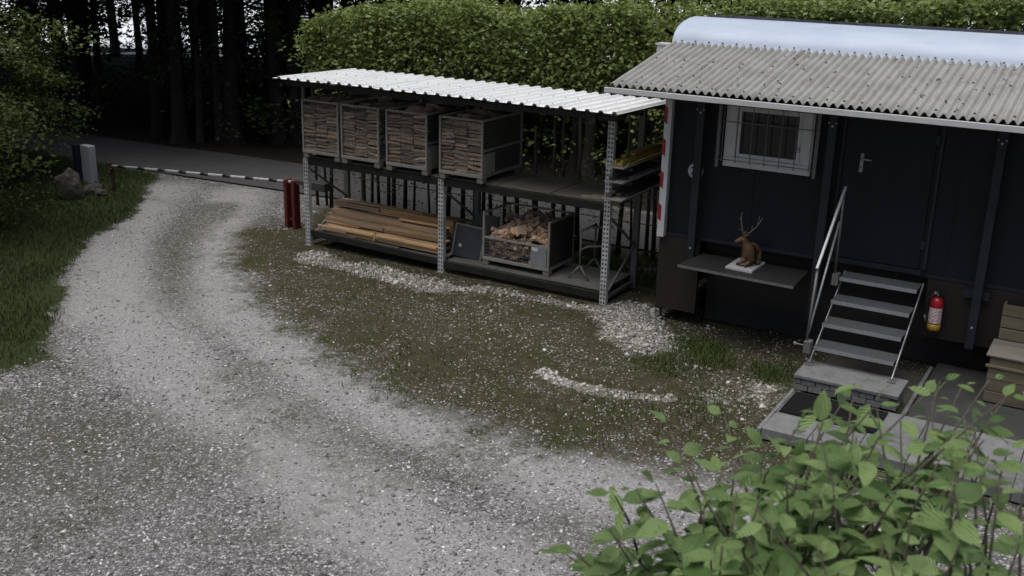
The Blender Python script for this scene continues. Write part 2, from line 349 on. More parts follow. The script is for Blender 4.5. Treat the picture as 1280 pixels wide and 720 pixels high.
def build_ground():
    fx = np.arange(-24, 4.01, .1); fy = np.arange(2.5, 19.01, .1)
    gx = np.concatenate([[-1500,-600,-250,-120,-70,-50], np.arange(-40, -24, 2), fx, np.arange(6, 40, 4), [60,120,300,900,1500]])
    gy = np.concatenate([[-1500,-400,-100,-40,-15,-5,0], fy, np.arange(20, 60, 2), [70,100,200,500,1500]])
    X, Y = np.meshgrid(gx, gy, indexing='ij'); P = np.stack([X.ravel(), Y.ravel()], 1)
    g, mo, w = m_grass(P), m_moss(P), m_white(P)
    tr = np.maximum(sstep(.30-d_line(P, TRACK), -.6, .35)*(.45+.55*sstep(P[:, 1], 9.6, 12.6)), .6*sstep(.45-d_line(P, TRACK2), -.6, .4))
    for c, r, a in (((-9.2,6.2),1.5,.95),((-7.7,6.9),1.2,.6),((-8.1,5.2),1.6,.45),((-6.2,7.6),1.0,.4)): tr = np.maximum(tr, a*blob(P, c, r))
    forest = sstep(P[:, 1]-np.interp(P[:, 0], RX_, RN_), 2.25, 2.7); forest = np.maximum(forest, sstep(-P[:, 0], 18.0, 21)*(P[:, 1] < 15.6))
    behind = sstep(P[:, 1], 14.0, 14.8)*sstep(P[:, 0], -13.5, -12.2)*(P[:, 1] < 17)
    z = (vnoise(P, .9)-.5)*.05 + (vnoise(P, 2.6, 3)-.5)*.025
    calm = sstep(P[:, 1], 15.6, 16.4)*(1-sstep(P[:, 1], 19.2, 20.5)); z = z*(1-calm) - .03*calm
    pad = sstep(P[:, 0], -3.6, -3.0)*sstep(P[:, 1], 9.8, 10.4); z = z*(1-pad)-.0*pad
    z += .07*w*blob(P, (-5.45,12.65), .8) + .05*g*(vnoise(P, 1.3, 5)) + .10*forest*(vnoise(P, .5, 6)-.3)
    z = z*(1-sstep(P[:, 1], 33, 36))
    V = np.stack([P[:, 0], P[:, 1], z], 1); nx, ny = len(gx), len(gy)
    i = np.arange(nx*ny).reshape(nx, ny); Q = np.stack([i[:-1,:-1], i[1:,:-1], i[1:,1:], i[:-1,1:]], -1).reshape(-1, 4)
    m, nt, p = newmat('yard_ground'); v = coords(nt)
    at = nt.nodes.new('ShaderNodeAttribute'); at.attribute_name = 'mask'; sp = nt.nodes.new('ShaderNodeSeparateColor'); nt.links.new(at.outputs['Color'], sp.inputs[0])
    at2 = nt.nodes.new('ShaderNodeAttribute'); at2.attribute_name = 'mask2'; sp2 = nt.nodes.new('ShaderNodeSeparateColor'); nt.links.new(at2.outputs['Color'], sp2.inputs[0])
    at3 = nt.nodes.new('ShaderNodeAttribute'); at3.attribute_name = 'mask3'; sp3 = nt.nodes.new('ShaderNodeSeparateColor'); nt.links.new(at3.outputs['Color'], sp3.inputs[0])
    n1 = noise(nt, v, 1.1, 6, .7); n2 = noise(nt, v, 6, 5, .7); n3 = noise(nt, v, 22, 4, .7); n0 = noise(nt, v, .35, 4, .6)
    jn = mathn(nt, 'ADD', mathn(nt, 'MULTIPLY', n1, .45), mathn(nt, 'ADD', mathn(nt, 'MULTIPLY', n2, .35), mathn(nt, 'MULTIPLY', n3, .2)))
    def brk(mask, sharp=5., amp=2.6):   # mask edge broken up by noise
        t = mathn(nt, 'ADD', mathn(nt, 'SUBTRACT', mask, .5), mathn(nt, 'MULTIPLY', mathn(nt, 'SUBTRACT', jn, .5), amp))
        return mathn(nt, 'MULTIPLY_ADD', t, sharp, .5, clamp=True)
    def vor(scale):
        d = nt.nodes.new('ShaderNodeTexVoronoi'); d.inputs['Scale'].default_value = scale; nt.links.new(v, d.inputs['Vector']); return d
    v1, v2 = vor(34), vor(75)
    sc = nt.nodes.new('ShaderNodeSeparateColor'); nt.links.new(v1.outputs['Color'], sc.inputs[0])
    sc2 = nt.nodes.new('ShaderNodeSeparateColor'); nt.links.new(v2.outputs['Color'], sc2.inputs[0])
    s1 = ramp(nt, sc.outputs[0], [(0, (.012,.0115,.011)), (.35, (.05,.049,.048)), (.65, (.16,.158,.16)), (1, (.70,.695,.70))])
    s2 = ramp(nt, sc2.outputs[0], [(0, (.028,.027,.027)), (.5, (.125,.123,.125)), (1, (.50,.495,.505))])
    st = mixc(nt, ramp(nt, n2, [(.42, 0.), (.58, 1.)]), s1, s2)
    st = mixc(nt, ramp(nt, v1.outputs['Distance'], [(.42, 0.), (.72, .7)]), st, (.022,.021,.019))
    dust = mixc(nt, ramp(nt, n1, [(.35, 0.), (.7, 1.)]), (.14,.139,.138), (.215,.214,.213))
    st = mixc(nt, ramp(nt, n0, [(.4, .1), (.62, .45)]), st, dust)
    st = mixc(nt, mathn(nt, 'MULTIPLY', brk(sp3.outputs[0], 1.3, 3.4), .72), st, mixc(nt, n3, (.225,.223,.226), (.39,.387,.392)))
    brown = mixc(nt, n3, (.042,.039,.024), (.085,.080,.056))
    br = mixc(nt, ramp(nt, sc.outputs[1], [(.5, 0.), (.85, .8)]), brown, st)
    c = mixc(nt, mathn(nt, 'MULTIPLY', brk(sp.outputs[2], 1.8, 3.5), .8), st, br)
    spk0 = mathn(nt, 'GREATER_THAN', sc.outputs[1], .72)
    dirt = mixc(nt, ramp(nt, n2, [(.35, 0.), (.66, 1.)]), (.031,.028,.0135), (.056,.051,.029))
    dirt = mixc(nt, ramp(nt, n1, [(.52, 0.), (.68, .8)]), dirt, (.028,.037,.010))
    spk = mathn(nt, 'GREATER_THAN', mathn(nt, 'MULTIPLY_ADD', mathn(nt, 'SUBTRACT', n2, .5), .5, sc.outputs[2]), .79)
    spk = mathn(nt, 'MULTIPLY', spk, mathn(nt, 'LESS_THAN', v1.outputs['Distance'], .42))
    dirt = mixc(nt, mathn(nt, 'MULTIPLY', spk, .75), dirt, s2)
    tint = mathn(nt, 'MULTIPLY', ramp(nt, n1, [(.5, 0.), (.72, .75)]), mathn(nt, 'SUBTRACT', 1.0, mathn(nt, 'MULTIPLY', sp3.outputs[0], .9), clamp=True))
    c = mixc(nt, tint, c, mixc(nt, spk0, (.045,.044,.022), st))
    c = mixc(nt, brk(sp.outputs[0], 1.7, 4.2), c, dirt)
    wh = mixc(nt, sc.outputs[1], (.13,.125,.11), (.31,.30,.28)); wh = mixc(nt, ramp(nt, v1.outputs['Distance'], [(.4, 0.), (.8, .8)]), wh, (.04,.037,.03))
    c = mixc(nt, brk(sp2.outputs[0], 3, 3.4), c, wh)
    gr = mixc(nt, n2, (.018,.025,.008), (.036,.044,.015)); c = mixc(nt, brk(sp.outputs[1], 4), c, gr)
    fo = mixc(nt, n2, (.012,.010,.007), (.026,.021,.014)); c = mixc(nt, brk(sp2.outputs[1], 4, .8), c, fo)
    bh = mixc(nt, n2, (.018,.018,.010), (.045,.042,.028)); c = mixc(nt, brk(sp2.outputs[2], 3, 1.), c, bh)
    nt.links.new(c, p.inputs['Base Color']); p.inputs['Roughness'].default_value = .92; p.inputs['Specular IOR Level'].default_value = .2
    hgt = mathn(nt, 'ADD', mathn(nt, 'MULTIPLY', v1.outputs['Distance'], -.7), mathn(nt, 'MULTIPLY', v2.outputs['Distance'], -.35))
    hgt = mathn(nt, 'ADD', hgt, mathn(nt, 'MULTIPLY', n3, .5))
    nt.links.new(bump(nt, hgt, .55, .022), p.inputs['Normal'])
    me = np_mesh('ground', V, Q, m, True)
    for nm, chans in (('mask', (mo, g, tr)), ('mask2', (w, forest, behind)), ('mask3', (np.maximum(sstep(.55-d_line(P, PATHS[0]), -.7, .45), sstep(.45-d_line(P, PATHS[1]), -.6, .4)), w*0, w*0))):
        a = me.color_attributes.new(nm, 'FLOAT_COLOR', 'POINT')
        arr = np.ones((len(V), 4), np.float32)
        for k in range(3): arr[:, k] = chans[k]
        a.data.foreach_set('color', arr.ravel())
    o = link('ground', me); o['kind'] = 'structure'
build_ground()
# road behind the yard
rx, near, w_ = RX_, RN_, 2.45
V = []; F = []
for i, (x, y) in enumerate(zip(rx, near)):
    for k in range(5): V.append((x, y+w_*k/4+(.06*math.sin(x*1.7) if k in (0, 4) else 0), .004+.012*math.sin(math.pi*k/4)))
for i in range(len(rx)-1):
    for k in range(4): F.append((i*5+k, (i+1)*5+k, (i+1)*5+k+1, i*5+k+1))
link('road', mesh_from('road', V, F, M['asphalt'], True))['kind'] = 'structure'
# added pale sheet beyond the wood, coloured to make the bright gaps between trunks
cm = mat('pale_backdrop_sheet', (.72,.77,.82), (.80,.84,.88), .9, .3, bumpv=0, grime=(.6,.65,.7), gscale=.15)
V = []; F = []; cxs = [-400,-150,-80,-50,-30,-15,0,20,60,200]; cys = [35,40,50,70,110,300]
for i, x in enumerate(cxs):
    for j, y in enumerate(cys): V.append((x, y-(8 if x < -40 and j == 0 else 0)+.8*math.sin(x*.13), .02+.0009*(y-35)**1.2 if y > 35 else .02))
for i in range(len(cxs)-1):
    for j in range(len(cys)-1): F.append((i*6+j, (i+1)*6+j, (i+1)*6+j+1, i*6+j+1))
link('bright_backdrop', mesh_from('bright_backdrop', V, F, cm, True))['kind'] = 'structure'

# stones, as real pebbles lying on the sheet
ICO = None
def ico():
    t = (1+5**.5)/2; V = np.array([(-1,t,0),(1,t,0),(-1,-t,0),(1,-t,0),(0,-1,t),(0,1,t),(0,-1,-t),(0,1,-t),(t,0,-1),(t,0,1),(-t,0,-1),(-t,0,1)])/math.hypot(1, t)
    F = np.array([(0,11,5),(0,5,1),(0,1,7),(0,7,10),(0,10,11),(1,5,9),(5,11,4),(11,10,2),(10,7,6),(7,1,8),(3,9,4),(3,4,2),(3,2,6),(3,6,8),(3,8,9),(4,9,5),(2,4,11),(6,2,10),(8,6,7),(9,8,1)]); return V, F
IV, IF = ico()
def pebbles(name, P, size, m, squash=.6):
    n = len(P); S = size*rng.lognormal(0, .35, n)
    a = rng.uniform(0, 6.28, n); sx = S*rng.uniform(.8, 1.4, n); sy = S*rng.uniform(.6, 1., n); sz = S*rng.uniform(.4, .8, n)*squash/.6
    v = IV[None]*(1+rng.uniform(-.18, .18, (n, 12, 1)))
    x, y, z = v[..., 0]*sx[:, None], v[..., 1]*sy[:, None], v[..., 2]*sz[:, None]
    tilt = rng.normal(0, .3, n)[:, None]; z2 = z + x*tilt
    X = x*np.cos(a)[:, None]-y*np.sin(a)[:, None]; Y = x*np.sin(a)[:, None]+y*np.cos(a)[:, None]
    W = np.stack([X+P[:, 0, None], Y+P[:, 1, None], z2+(P[:, 2]+sz*.35)[:, None]], -1).reshape(-1, 3)
    Fc = (IF[None]+(np.arange(n)*12)[:, None, None]).reshape(-1, 3)
    o = link(name, np_mesh(name, W, Fc, m)); o['kind'] = 'stuff'; return o
def gz(P): return (vnoise(P, .9)-.5)*.05 + (vnoise(P, 2.6, 3)-.5)*.025
def scatter(n, accept, box=(-19, 1, 3.5, 15.5)):
    out = []
    tot = 0
    while tot < n:
        P = np.stack([rng.uniform(box[0], box[1], 60000), rng.uniform(box[2], box[3], 60000)], 1)
        pr = accept(P); K = P[rng.random(len(P)) < pr]; out.append(K); tot += len(K)
    P = np.concatenate(out)[:n]; return np.column_stack([P, gz(P)])
def dist2(P): return P[:, 0]**2+P[:, 1]**2+25
def infront(P):   # the part of the yard the lens can plausibly see, with margin
    a = np.degrees(np.arctan2(P[:, 0], P[:, 1])); return (a > -66) & (a < 4)
clear = lambda P: ~((P[:, 0] > -3.0) & (P[:, 1] > 10.3)) & ~((P[:, 1] > 13.4) & (P[:, 0] > -12.2) & (P[:, 0] < -6.3))
acc_g = lambda P: (1-m_grass(P))*(1-.9*m_moss(P))*infront(P)*clear(P)*np.clip(75/dist2(P), 0, 1)**1.3*(.35+.65*(vnoise(P, .7, 9) > .42))
pebbles('gravel_stones', scatter(46000, acc_g), .0092, M['pebble'])
pebbles('gravel_bigger_stones', scatter(900, acc_g), .016, M['pebble'])
acc_m = lambda P: m_moss(P)*infront(P)*clear(P)*(.12+.88*(vnoise(P, 1.7, 4)*.6+vnoise(P, 5, 14)*.4 > .60))*(1-m_white(P))
pebbles('stones_in_moss', scatter(2600, acc_m, (-14, 0, 9, 14.5)), .0105, M['whitepebble'])
acc_w = lambda P: np.clip(m_white(P)*1.4-.3, 0, 1)*infront(P)*clear(P)*(.4+.6*(vnoise(P, 2.2, 8) > .35))
Pw = scatter(4600, acc_w, (-12.3, -2.8, 9.8, 14)); Pw[:, 2] += .07*m_white(Pw[:, :2])*blob(Pw[:, :2], (-5.45,12.65), .8)
pebbles('pale_stones', Pw, .017, M['whitepebble'])
# dead leaves and twigs on the yard
P = scatter(420, lambda P: infront(P)*clear(P)*.5*(.2+.8*m_moss(P)))
V, Fc = leaf_cloud(P+[0, 0, .006], .05, .25); o = link('dead_leaves', np_mesh('dead_leaves', V, Fc, M['litter'])); o['kind'] = 'stuff'

# grass
def blades(name, P, h, m, w=.006):
    n = len(P); a = rng.uniform(0, 6.28, n); H = h*rng.uniform(.5, 1.3, n); lean = rng.normal(0, .35, (n, 2))
    dx = np.stack([np.cos(a), np.sin(a), np.zeros(n)], 1)*w; tip = np.column_stack([lean*H[:, None], H]); mid = tip*[.35, .35, .6]
    B = np.asarray(P); V = np.stack([B-dx, B+dx, B+mid+dx*.7, B+mid-dx*.7, B+tip], 1).reshape(-1, 3); i = np.arange(n)*5
    Fc = np.concatenate([np.stack([i, i+1, i+2], 1), np.stack([i, i+2, i+3], 1), np.stack([i+3, i+2, i+4], 1)])
    o = link(name, np_mesh(name, V, Fc, m)); o['kind'] = 'stuff'; return o
P = scatter(42000, lambda P: np.clip(m_grass(P)-.35, 0, 1)*(vnoise(P, 1.1, 2)*.9+.1)*infront(P), (-25, -9, 5, 16.4))
P[:, 2] += .05*m_grass(P[:, :2])*vnoise(P[:, :2], 1.3, 5); blades('verge_grass', P, .09, M['grass'], .007)
def tufts(n): return sum(blob_a)
def acc_t(P):
    s = np.zeros(len(P))
    for c, r, a in (((-4.55,12.7),.42,1),((-4.25,12.35),.35,.8),((-3.4,12.4),.4,.6),((-4.6,11.9),.5,.3),((-3.6,10.9),.8,.10),((-4.4,10.2),.9,.06),((-10.3,13.15),.8,.05),((-7.2,10.2),1.2,.03),((-9.0,12.3),1.5,.02)): s = np.maximum(s, a*blob(P, c, r))
    return s*clear(P)
blades('weed_tufts', scatter(5200, acc_t, (-12, -2.8, 9, 13.4)), .07, M['weed'], .007)
P = scatter(9000, lambda P: infront(P)*(.3+.7*vnoise(P, 1.5, 3))*(vnoise(P, 2.2, 6) > .35), (-12.2, -5.6, 14.75, 16.3)); blades('rough_grass_under_hedge', P, .12, M['grass'], .008)

# ------------------------------------------------------------------ storage rack with sheet metal roof
RX = (-12.04, -9.27, -6.38); RY0, RY1 = 13.55, 14.60; RTOP = 2.86
rack = thing('storage_rack', 'long two-bay pallet rack with perforated zinc posts under a white ribbed metal roof', 'storage rack', (-9.2, 14.1, 0))
def perforated(x, rtop):
    b = MB(); xs = [-.05,-.038,-.012,.012,.038,.05]; RTOP = rtop; z = 0.0; V = []; F = []
    def quad(a0, a1, z0, z1): b.add([(x+a0,RY0,z0),(x+a1,RY0,z0),(x+a1,RY0,z1),(x+a0,RY0,z1)], [(0,1,2,3)])
    while z < RTOP-.07:
        quad(-.05, .05, z, z+.036)
        for i in (0, 2, 4): quad(xs[i], xs[i+1], z+.036, z+.066)
        z += .066
    quad(-.05, .05, z, RTOP)
    for s in (-1, 1):
        b.box((x+s*.05-(.003 if s > 0 else 0), RY0+.001, 0), (x+s*.05+(.003 if s < 0 else 0), RY0+.075, RTOP))
    o = b.build('upright', M['zinc'], rack)
    MB().box((x-.044, RY0+.025, .002), (x+.044, RY0+.03, RTOP-.004)).build('hole_shade_plate', M['hole'], o)  # added plate that paints the shade seen through the holes
    MB().box((x-.075, RY0-.04, 0), (x+.075, RY0+.1, .012)).build('foot_plate', M['steelgrey'], o)
for x, rtop in zip(RX, (1.53, 1.53, 2.86)): perforated(x, rtop)
MB().box((-12.10, RY0+.03, 1.40), (-12.055, RY0+.075, 2.84)).build('roof_post', M['steelgrey'], rack)
for x in RX:
    MB().box((x-.05, RY1, 0), (x+.05, RY1+.075, RTOP-.02)).build('upright', M['steelgrey'], rack, bevel=.006)
for i in range(2):
    a, b_ = RX[i]+.055, RX[i+1]-.055
    for y in (RY0+.012, RY1+.02):
        if i == 0: MB().bar((a, y+.02, .235), (b_, y+.02, .175), .045, .11).build('beam', M['beam'], rack, bevel=.005)
        else: MB().bar((a, y+.02, .15), (b_, y+.02, .135), .045, .12).build('beam', M['beam'], rack, bevel=.005)
        MB().bar((a, y+.02, 1.485), (b_, y+.02, 1.485), .045, .115).build('beam', M['beam'], rack, bevel=.005)
# side frame braces (left and right ends, and middle)
for x in RX:
    for (za, zb) in ((.12,.7),(1.35,.7)):
        MB().bar((x, RY0+.08, za), (x, RY1, zb), .03, .03).build('brace', M['steelgrey'], rack)
    MB().bar((x, RY0+.08, .1), (x, RY1, .1), .04, .05).build('brace', M['steelgrey'], rack)
# rafters and purlins under the roof
for y, z in ((13.2,2.875),(14.0,2.862),(14.85,2.85)):
    MB().box((-12.15, y-.03, z-.08), (-6.12, y+.03, z-.012)).build('purlin', M['beam'], rack)
for x in RX: MB().bar((x-.06, 13.1, 2.80), (x-.06, 14.98, 2.77), .05, .06).build('rafter', M['beam'], rack)
MB().box((-12.1, 14.9, 2.3), (-8.3, 14.93, 2.80)).build('rear_shade_board', M['beam'], rack)  # added dark board in place of the shade behind the crate tops
# ribbed sheets
def ribbed(x0, x1, seed):
    V = []; F = []; prof = []; x = x0; p = .205
    k = 0
    while x < x1-1e-4:
        for dx, z in ((0,0),(.10,0),(.122,.034),(.164,.034),(.186,0)):
            if x+dx <= x1+1e-6: prof.append((x+dx, z))
        x += p
    prof.append((x1, 0)); rr = random.Random(seed); ny = 5
    for j in range(ny):
        t = j/(ny-1)
        for (px_, z) in prof:
            V.append((px_, 13.06+1.96*t, 2.905-.035*t+z+rr.uniform(-.0015,.0015)))
    n = len(prof)
    for j in range(ny-1):
        for i in range(n-1): F.append((j*n+i, j*n+i+1, (j+1)*n+i+1, (j+1)*n+i))
    o0 = origin_of(rack); me = mesh_from('roof_sheet', [(a-o0.x, b-o0.y, c-o0.z) for a, b, c in V], F, M['whiteroof'])
    o = link('roof_sheet', me, rack); ORG[o.name] = o0
    s = o.modifiers.new('thick', 'SOLIDIFY'); s.thickness = .003; s.offset = 0
    o.location.z += rr.uniform(0, .003)+.006*(seed % 2); o.rotation_euler = (rr.uniform(-.002,.002), rr.uniform(-.001,.001), 0)
for i in range(6): ribbed(-12.24+i*1.032, -12.24+(i+1)*1.032-.014, i)
for yy, zz in ((13.22, 2.905), (14.0, 2.89), (14.84, 2.875)):
    b = MB()
    for k in range(30):
        b.lathe([(.011,0),(.011,.006),(.004,.011)], (-12.24+.143+k*.206, yy, zz+.036), 6)
    b.build('roof_screws', M['steelgrey'], rack, kind='stuff')
# decking
for i in range(3):
    MB().box((-9.17+i*.92, RY0+.06, .205), (-9.17+i*.92+.913, RY1-.0, .225), jit=.002).build('deck_board', M['deckgrey'], rack)
for i in range(6):
    x = -12.08+i*.935 if i < 3 else -9.17+(i-3)*.92
    MB().box((x, RY0+.06, 1.545), (x+(.925 if i < 3 else .90), RY1+.05, 1.567), jit=.003).build('deck_board', M['deck'], rack)
for i in range(3): MB().box((-11.95+i*.9, RY0+.06, .255-.02*i), (-11.95+i*.9+.89, RY1, .275-.02*i)).build('deck_board', M['deckgrey'], rack)
# cantilever arms on the right side
for z in (1.655, 1.90, 2.105):
    for y in (RY0+.04, RY1+.03):
        MB().bar((-6.33, y, z-.03), (-6.03, y, z-.03), .035, .04).build('bracket_arm', M['beam'], rack)

# ---- wire crates
def wire_panel(b, p0, ux, uz, W, H, pitch=.05, t=.0042):
    p0 = Vector(p0); ux = Vector(ux); uz = Vector(uz); n = ux.cross(uz).normalized()
    for k in range(1, int(W/pitch)): b.bar(p0+ux*(k*pitch), p0+ux*(k*pitch)+uz*H, t, t, n)
    for k in range(1, int(H/pitch)): b.bar(p0+uz*(k*pitch)+n*t, p0+uz*(k*pitch)+ux*W+n*t, t, t, n)
def make_crate(w, d, h, label, loc, group, front_open=None):
    t = thing('wire_crate', label, 'wire crate', loc, group); X, Y, Z = loc
    for sx in (0, w-.11):
        for sy in (.01, d-.13): MB().box((X+sx, Y+sy, Z), (X+sx+.11, Y+sy+.12, Z+.085)).build('foot', M['cagefoot'], t, bevel=.008)
    b = MB(); q = .035
    b.box((X, Y, Z+.085), (X+w, Y+q, Z+.135)).box((X, Y+d-q, Z+.085), (X+w, Y+d, Z+.135)).box((X, Y+q+.001, Z+.085), (X+q, Y+d-q-.001, Z+.135)).box((X+w-q, Y+q+.001, Z+.085), (X+w, Y+d-q-.001, Z+.135))
    b.build('base_frame', M['cage'], t, bevel=.004)
    MB().box((X+q, Y+q, Z+.1), (X+w-q, Y+d-q, Z+.118)).build('floor_plate', M['cage'], t)
    for sx in (0, w-q):
        for sy in (0, d-q):
            MB().box((X+sx+.001, Y+sy+.001, Z+.136), (X+sx+q-.001, Y+sy+q-.001, Z+h)).build('corner_post', M['cage'], t, bevel=.004)
    top = [((X+q, Y+.004, Z+h-.032), (X+w-q, Y+q-.004, Z+h)), ((X+q, Y+d-q+.004, Z+h-.032), (X+w-q, Y+d-.004, Z+h)),
           ((X+.004, Y+q, Z+h-.032), (X+q-.004, Y+d-q, Z+h)), ((X+w-q+.004, Y+q, Z+h-.032), (X+w-.004, Y+d-q, Z+h))]
    for k, (lo, hi) in enumerate(top):
        if front_open and k == 0: lo = (lo[0], lo[1], Z+front_open-.032); hi = (hi[0], hi[1], Z+front_open)
        MB().box(lo, hi).build('top_rail', M['cage'], t, bevel=.003)
    for (p0, ux, W, H) in (((X+q, Y+.012, Z+.135), (1,0,0), w-2*q, (front_open or h)-.165), ((X+q, Y+d-.012, Z+.135), (1,0,0), w-2*q, h-.165),
                           ((X+.012, Y+q, Z+.135), (0,1,0), d-2*q, h-.165), ((X+w-.012, Y+q, Z+.135), (0,1,0), d-2*q, h-.165)):
        b = MB(); wire_panel(b, p0, ux, (0,0,1), W, H); b.build('wire_mesh', M['wire'], t)
    MB().box((X+w-.03, Y+q, Z+h*.5), (X+w-.006, Y+d-q, Z+h*.5+.03)).build('side_rail', M['cage'], t)
    return t
# split log meshes
def split_log(L, r, seed, m):
    q = random.Random(seed); n = q.choice([4, 5, 5, 6]); prof = []
    for k in range(n):
        a = 2*math.pi*k/n+q.uniform(-.35, .35); rr = r*q.uniform(.75, 1.15); prof.append((math.cos(a)*rr, math.sin(a)*rr*.8))
    V = []; F = []
    for j, t in enumerate((-.5, -.1, .25, .5)):
        for (y, z) in prof: V.append((L*t+q.uniform(-.008,.008), y*(1+q.uniform(-.08,.08)), z*(1+q.uniform(-.08,.08))+(.006 if j in (1, 2) else 0)))
    for j in range(3):
        for k in range(n): F.append((j*n+k, j*n+(k+1) % n, (j+1)*n+(k+1) % n, (j+1)*n+k))
    F.append(tuple(range(n))[::-1]); F.append(tuple(3*n+k for k in range(n)))
    return mesh_from('log', V, F, m)
LOGS = [split_log(random.uniform(.22, .26), random.uniform(.032, .046), s, M['log']) for s in range(14)]
CHUNKS = [split_log(random.uniform(.13, .24), random.uniform(.038, .06), 50+s, M['chunk']) for s in range(12)]
def joined(name, meshes, xf, m, parent):
    V = []; F = []
    for me, mt in xf:
        k = len(V); V += [tuple(mt @ v.co) for v in me.vertices]; F += [tuple(i+k for i in p.vertices) for p in me.polygons]
    o = link(name, mesh_from(name, V, F, m), parent); o['kind'] = 'stuff'; return o
bx = (-12.02, -11.195, -10.28, -9.255); BH = .975
clab = ['wire crate of stacked split logs on the upper shelf, leftmost against the zinc end post',
        'wire crate of stacked split logs on the upper shelf, second from the left end post',
        'wire crate of stacked split logs on the upper shelf, just left of the middle post',
        'wire crate of split logs beside the bare shelf boards, grey plate on its side']
llab = ['stack of grey-brown split logs inside the leftmost upper wire crate', 'stack of split logs filling the second upper wire crate from the left',
        'stack of split logs in the upper wire crate left of the middle post', 'stack of split logs in the upper wire crate next to the bare shelf boards']
for i, x in enumerate(bx):
    c = make_crate(.78 if i < 2 else .80, 1.2, BH, clab[i], (x, 13.47, 1.567), 'wire crates on the upper shelf')
    if i >= 2:
        w = .8; MB().box((x+w-.004, 13.47+.04, 1.567+.14), (x+w+.004, 13.47+.36, 1.567+.45)).build('side_plate', M['cage'], c)
        MB().box((x+w-.034, 13.47+.37, 1.567+.14), (x+w-.028, 13.47+1.16, 1.567+.94)).build('side_shade_sheet', M['shadedrust'], c)  # added dark sheet for the shade on the right side of the crate
        MB().box((x+w-.034, 13.47+.04, 1.567+.50), (x+w-.028, 13.47+.365, 1.567+.94)).build('side_shade_sheet', M['shadedrust'], c)
    s = thing('firewood_stack', llab[i], 'firewood', (x+.4, 14.0, 1.69), 'firewood stacks in the upper crates')
    rr = random.Random(i*11+3); rest = []
    for layer in range(4):
        for col in range(3):
            z = .035; cx = -.255+col*.248
            while z < .80-(0.0 if rr.random() > .3 else .05):
                me = rr.choice(LOGS); hgt = me.vertices[0].co.z; sc = rr.uniform(.55, 1.05); step = .044*sc+rr.uniform(.012,.030)
                pos = Vector((cx+rr.uniform(-.012,.012), -.475+layer*.095+(.02 if layer else 0)+rr.uniform(-.016,.022), z+.01*math.sin(cx*9+z*7+i)))
                rot = Euler((rr.uniform(0, 6.28), rr.gauss(0,.07), rr.uniform(-.06,.06)))
                if layer == 0: o = link('log', me, s, pos, rot, (1, sc, sc))
                else: rest.append((me, Matrix.Translation(pos) @ rot.to_matrix().to_4x4() @ Matrix.Diagonal((1, sc, sc, 1))))
                z += step
    # deeper rows fill the crate to its back, seen end-on and from the side
    for yy in np.arange(-.05, .62, .1):
        for col in range(3):
            z = .04
            while z < .8:
                me = rr.choice(LOGS); sc = rr.uniform(1.0, 1.5); rest.append((me, Matrix.Translation((-.255+col*.248, yy, z)) @ Euler((rr.uniform(0, 6.28), rr.uniform(-.08,.08), 0)).to_matrix().to_4x4() @ Matrix.Diagonal((1, sc, sc, 1)))); z += .062*sc
    joined('log_rows_behind', None, rest, M['log'], s)
# lower crate of loose firewood
LX, LY, LZ = -8.58, 13.70, .225
lc = make_crate(1.2, .82, .86, 'low wide wire crate heaped with loose firewood on the bottom shelf, front flap folded down', (LX, LY, LZ), None, front_open=.47)
MB().box((LX+.88, LY+.001, LZ+.14), (LX+1.155, LY+.01, LZ+.44)).build('label_plate', M['panelblue'] if False else mat('crate_plate', (.17,.18,.2), (.21,.22,.24), .5), lc)
MB().box((LX+.90, LY-.002, LZ+.375), (LX+1.0, LY+.0008, LZ+.43)).build('paper_tag', M['white'], lc)
MB().box((LX+1.19, LY+.035, LZ+.14), (LX+1.196, LY+.78, LZ+.83)).build('side_shade_sheet', M['shadedrust'], lc)  # added sheet, its dark colour stands for the shaded crate side
fw_ = thing('firewood_heap', 'heap of loose orange-brown split firewood in the low wide crate', 'firewood', (LX+.6, LY+.4, LZ+.14))
rr = random.Random(5); rest = []
for k in range(420):
    y = rr.uniform(-.29, .34); x = rr.uniform(-.48, .48); top = .37+.30*(y+.34)+.05*math.sin(x*7+1)
    if k < 150: z = top+rr.uniform(-.05, .03)
    elif k < 215: y = rr.uniform(-.30, -.25); z = rr.uniform(.03, .32)
    else: z = rr.uniform(.03, max(.05, top-.08))
    me = rr.choice(CHUNKS); rot = Euler((rr.uniform(0, 6.28), rr.uniform(-.6,.6), rr.uniform(0, 6.28))); sc = rr.uniform(.7, 1.1)
    if 150 <= k < 215: me = rr.choice(LOGS); sc *= .85
    if k < 215 and y < .2: link('log', me, fw_, (x, y, z), rot, (sc, sc, sc))
    else: rest.append((me, Matrix.Translation((x, y, z)) @ rot.to_matrix().to_4x4() @ Matrix.Scale(sc, 4)))
joined('logs_underneath', None, rest, M['chunk'], fw_)

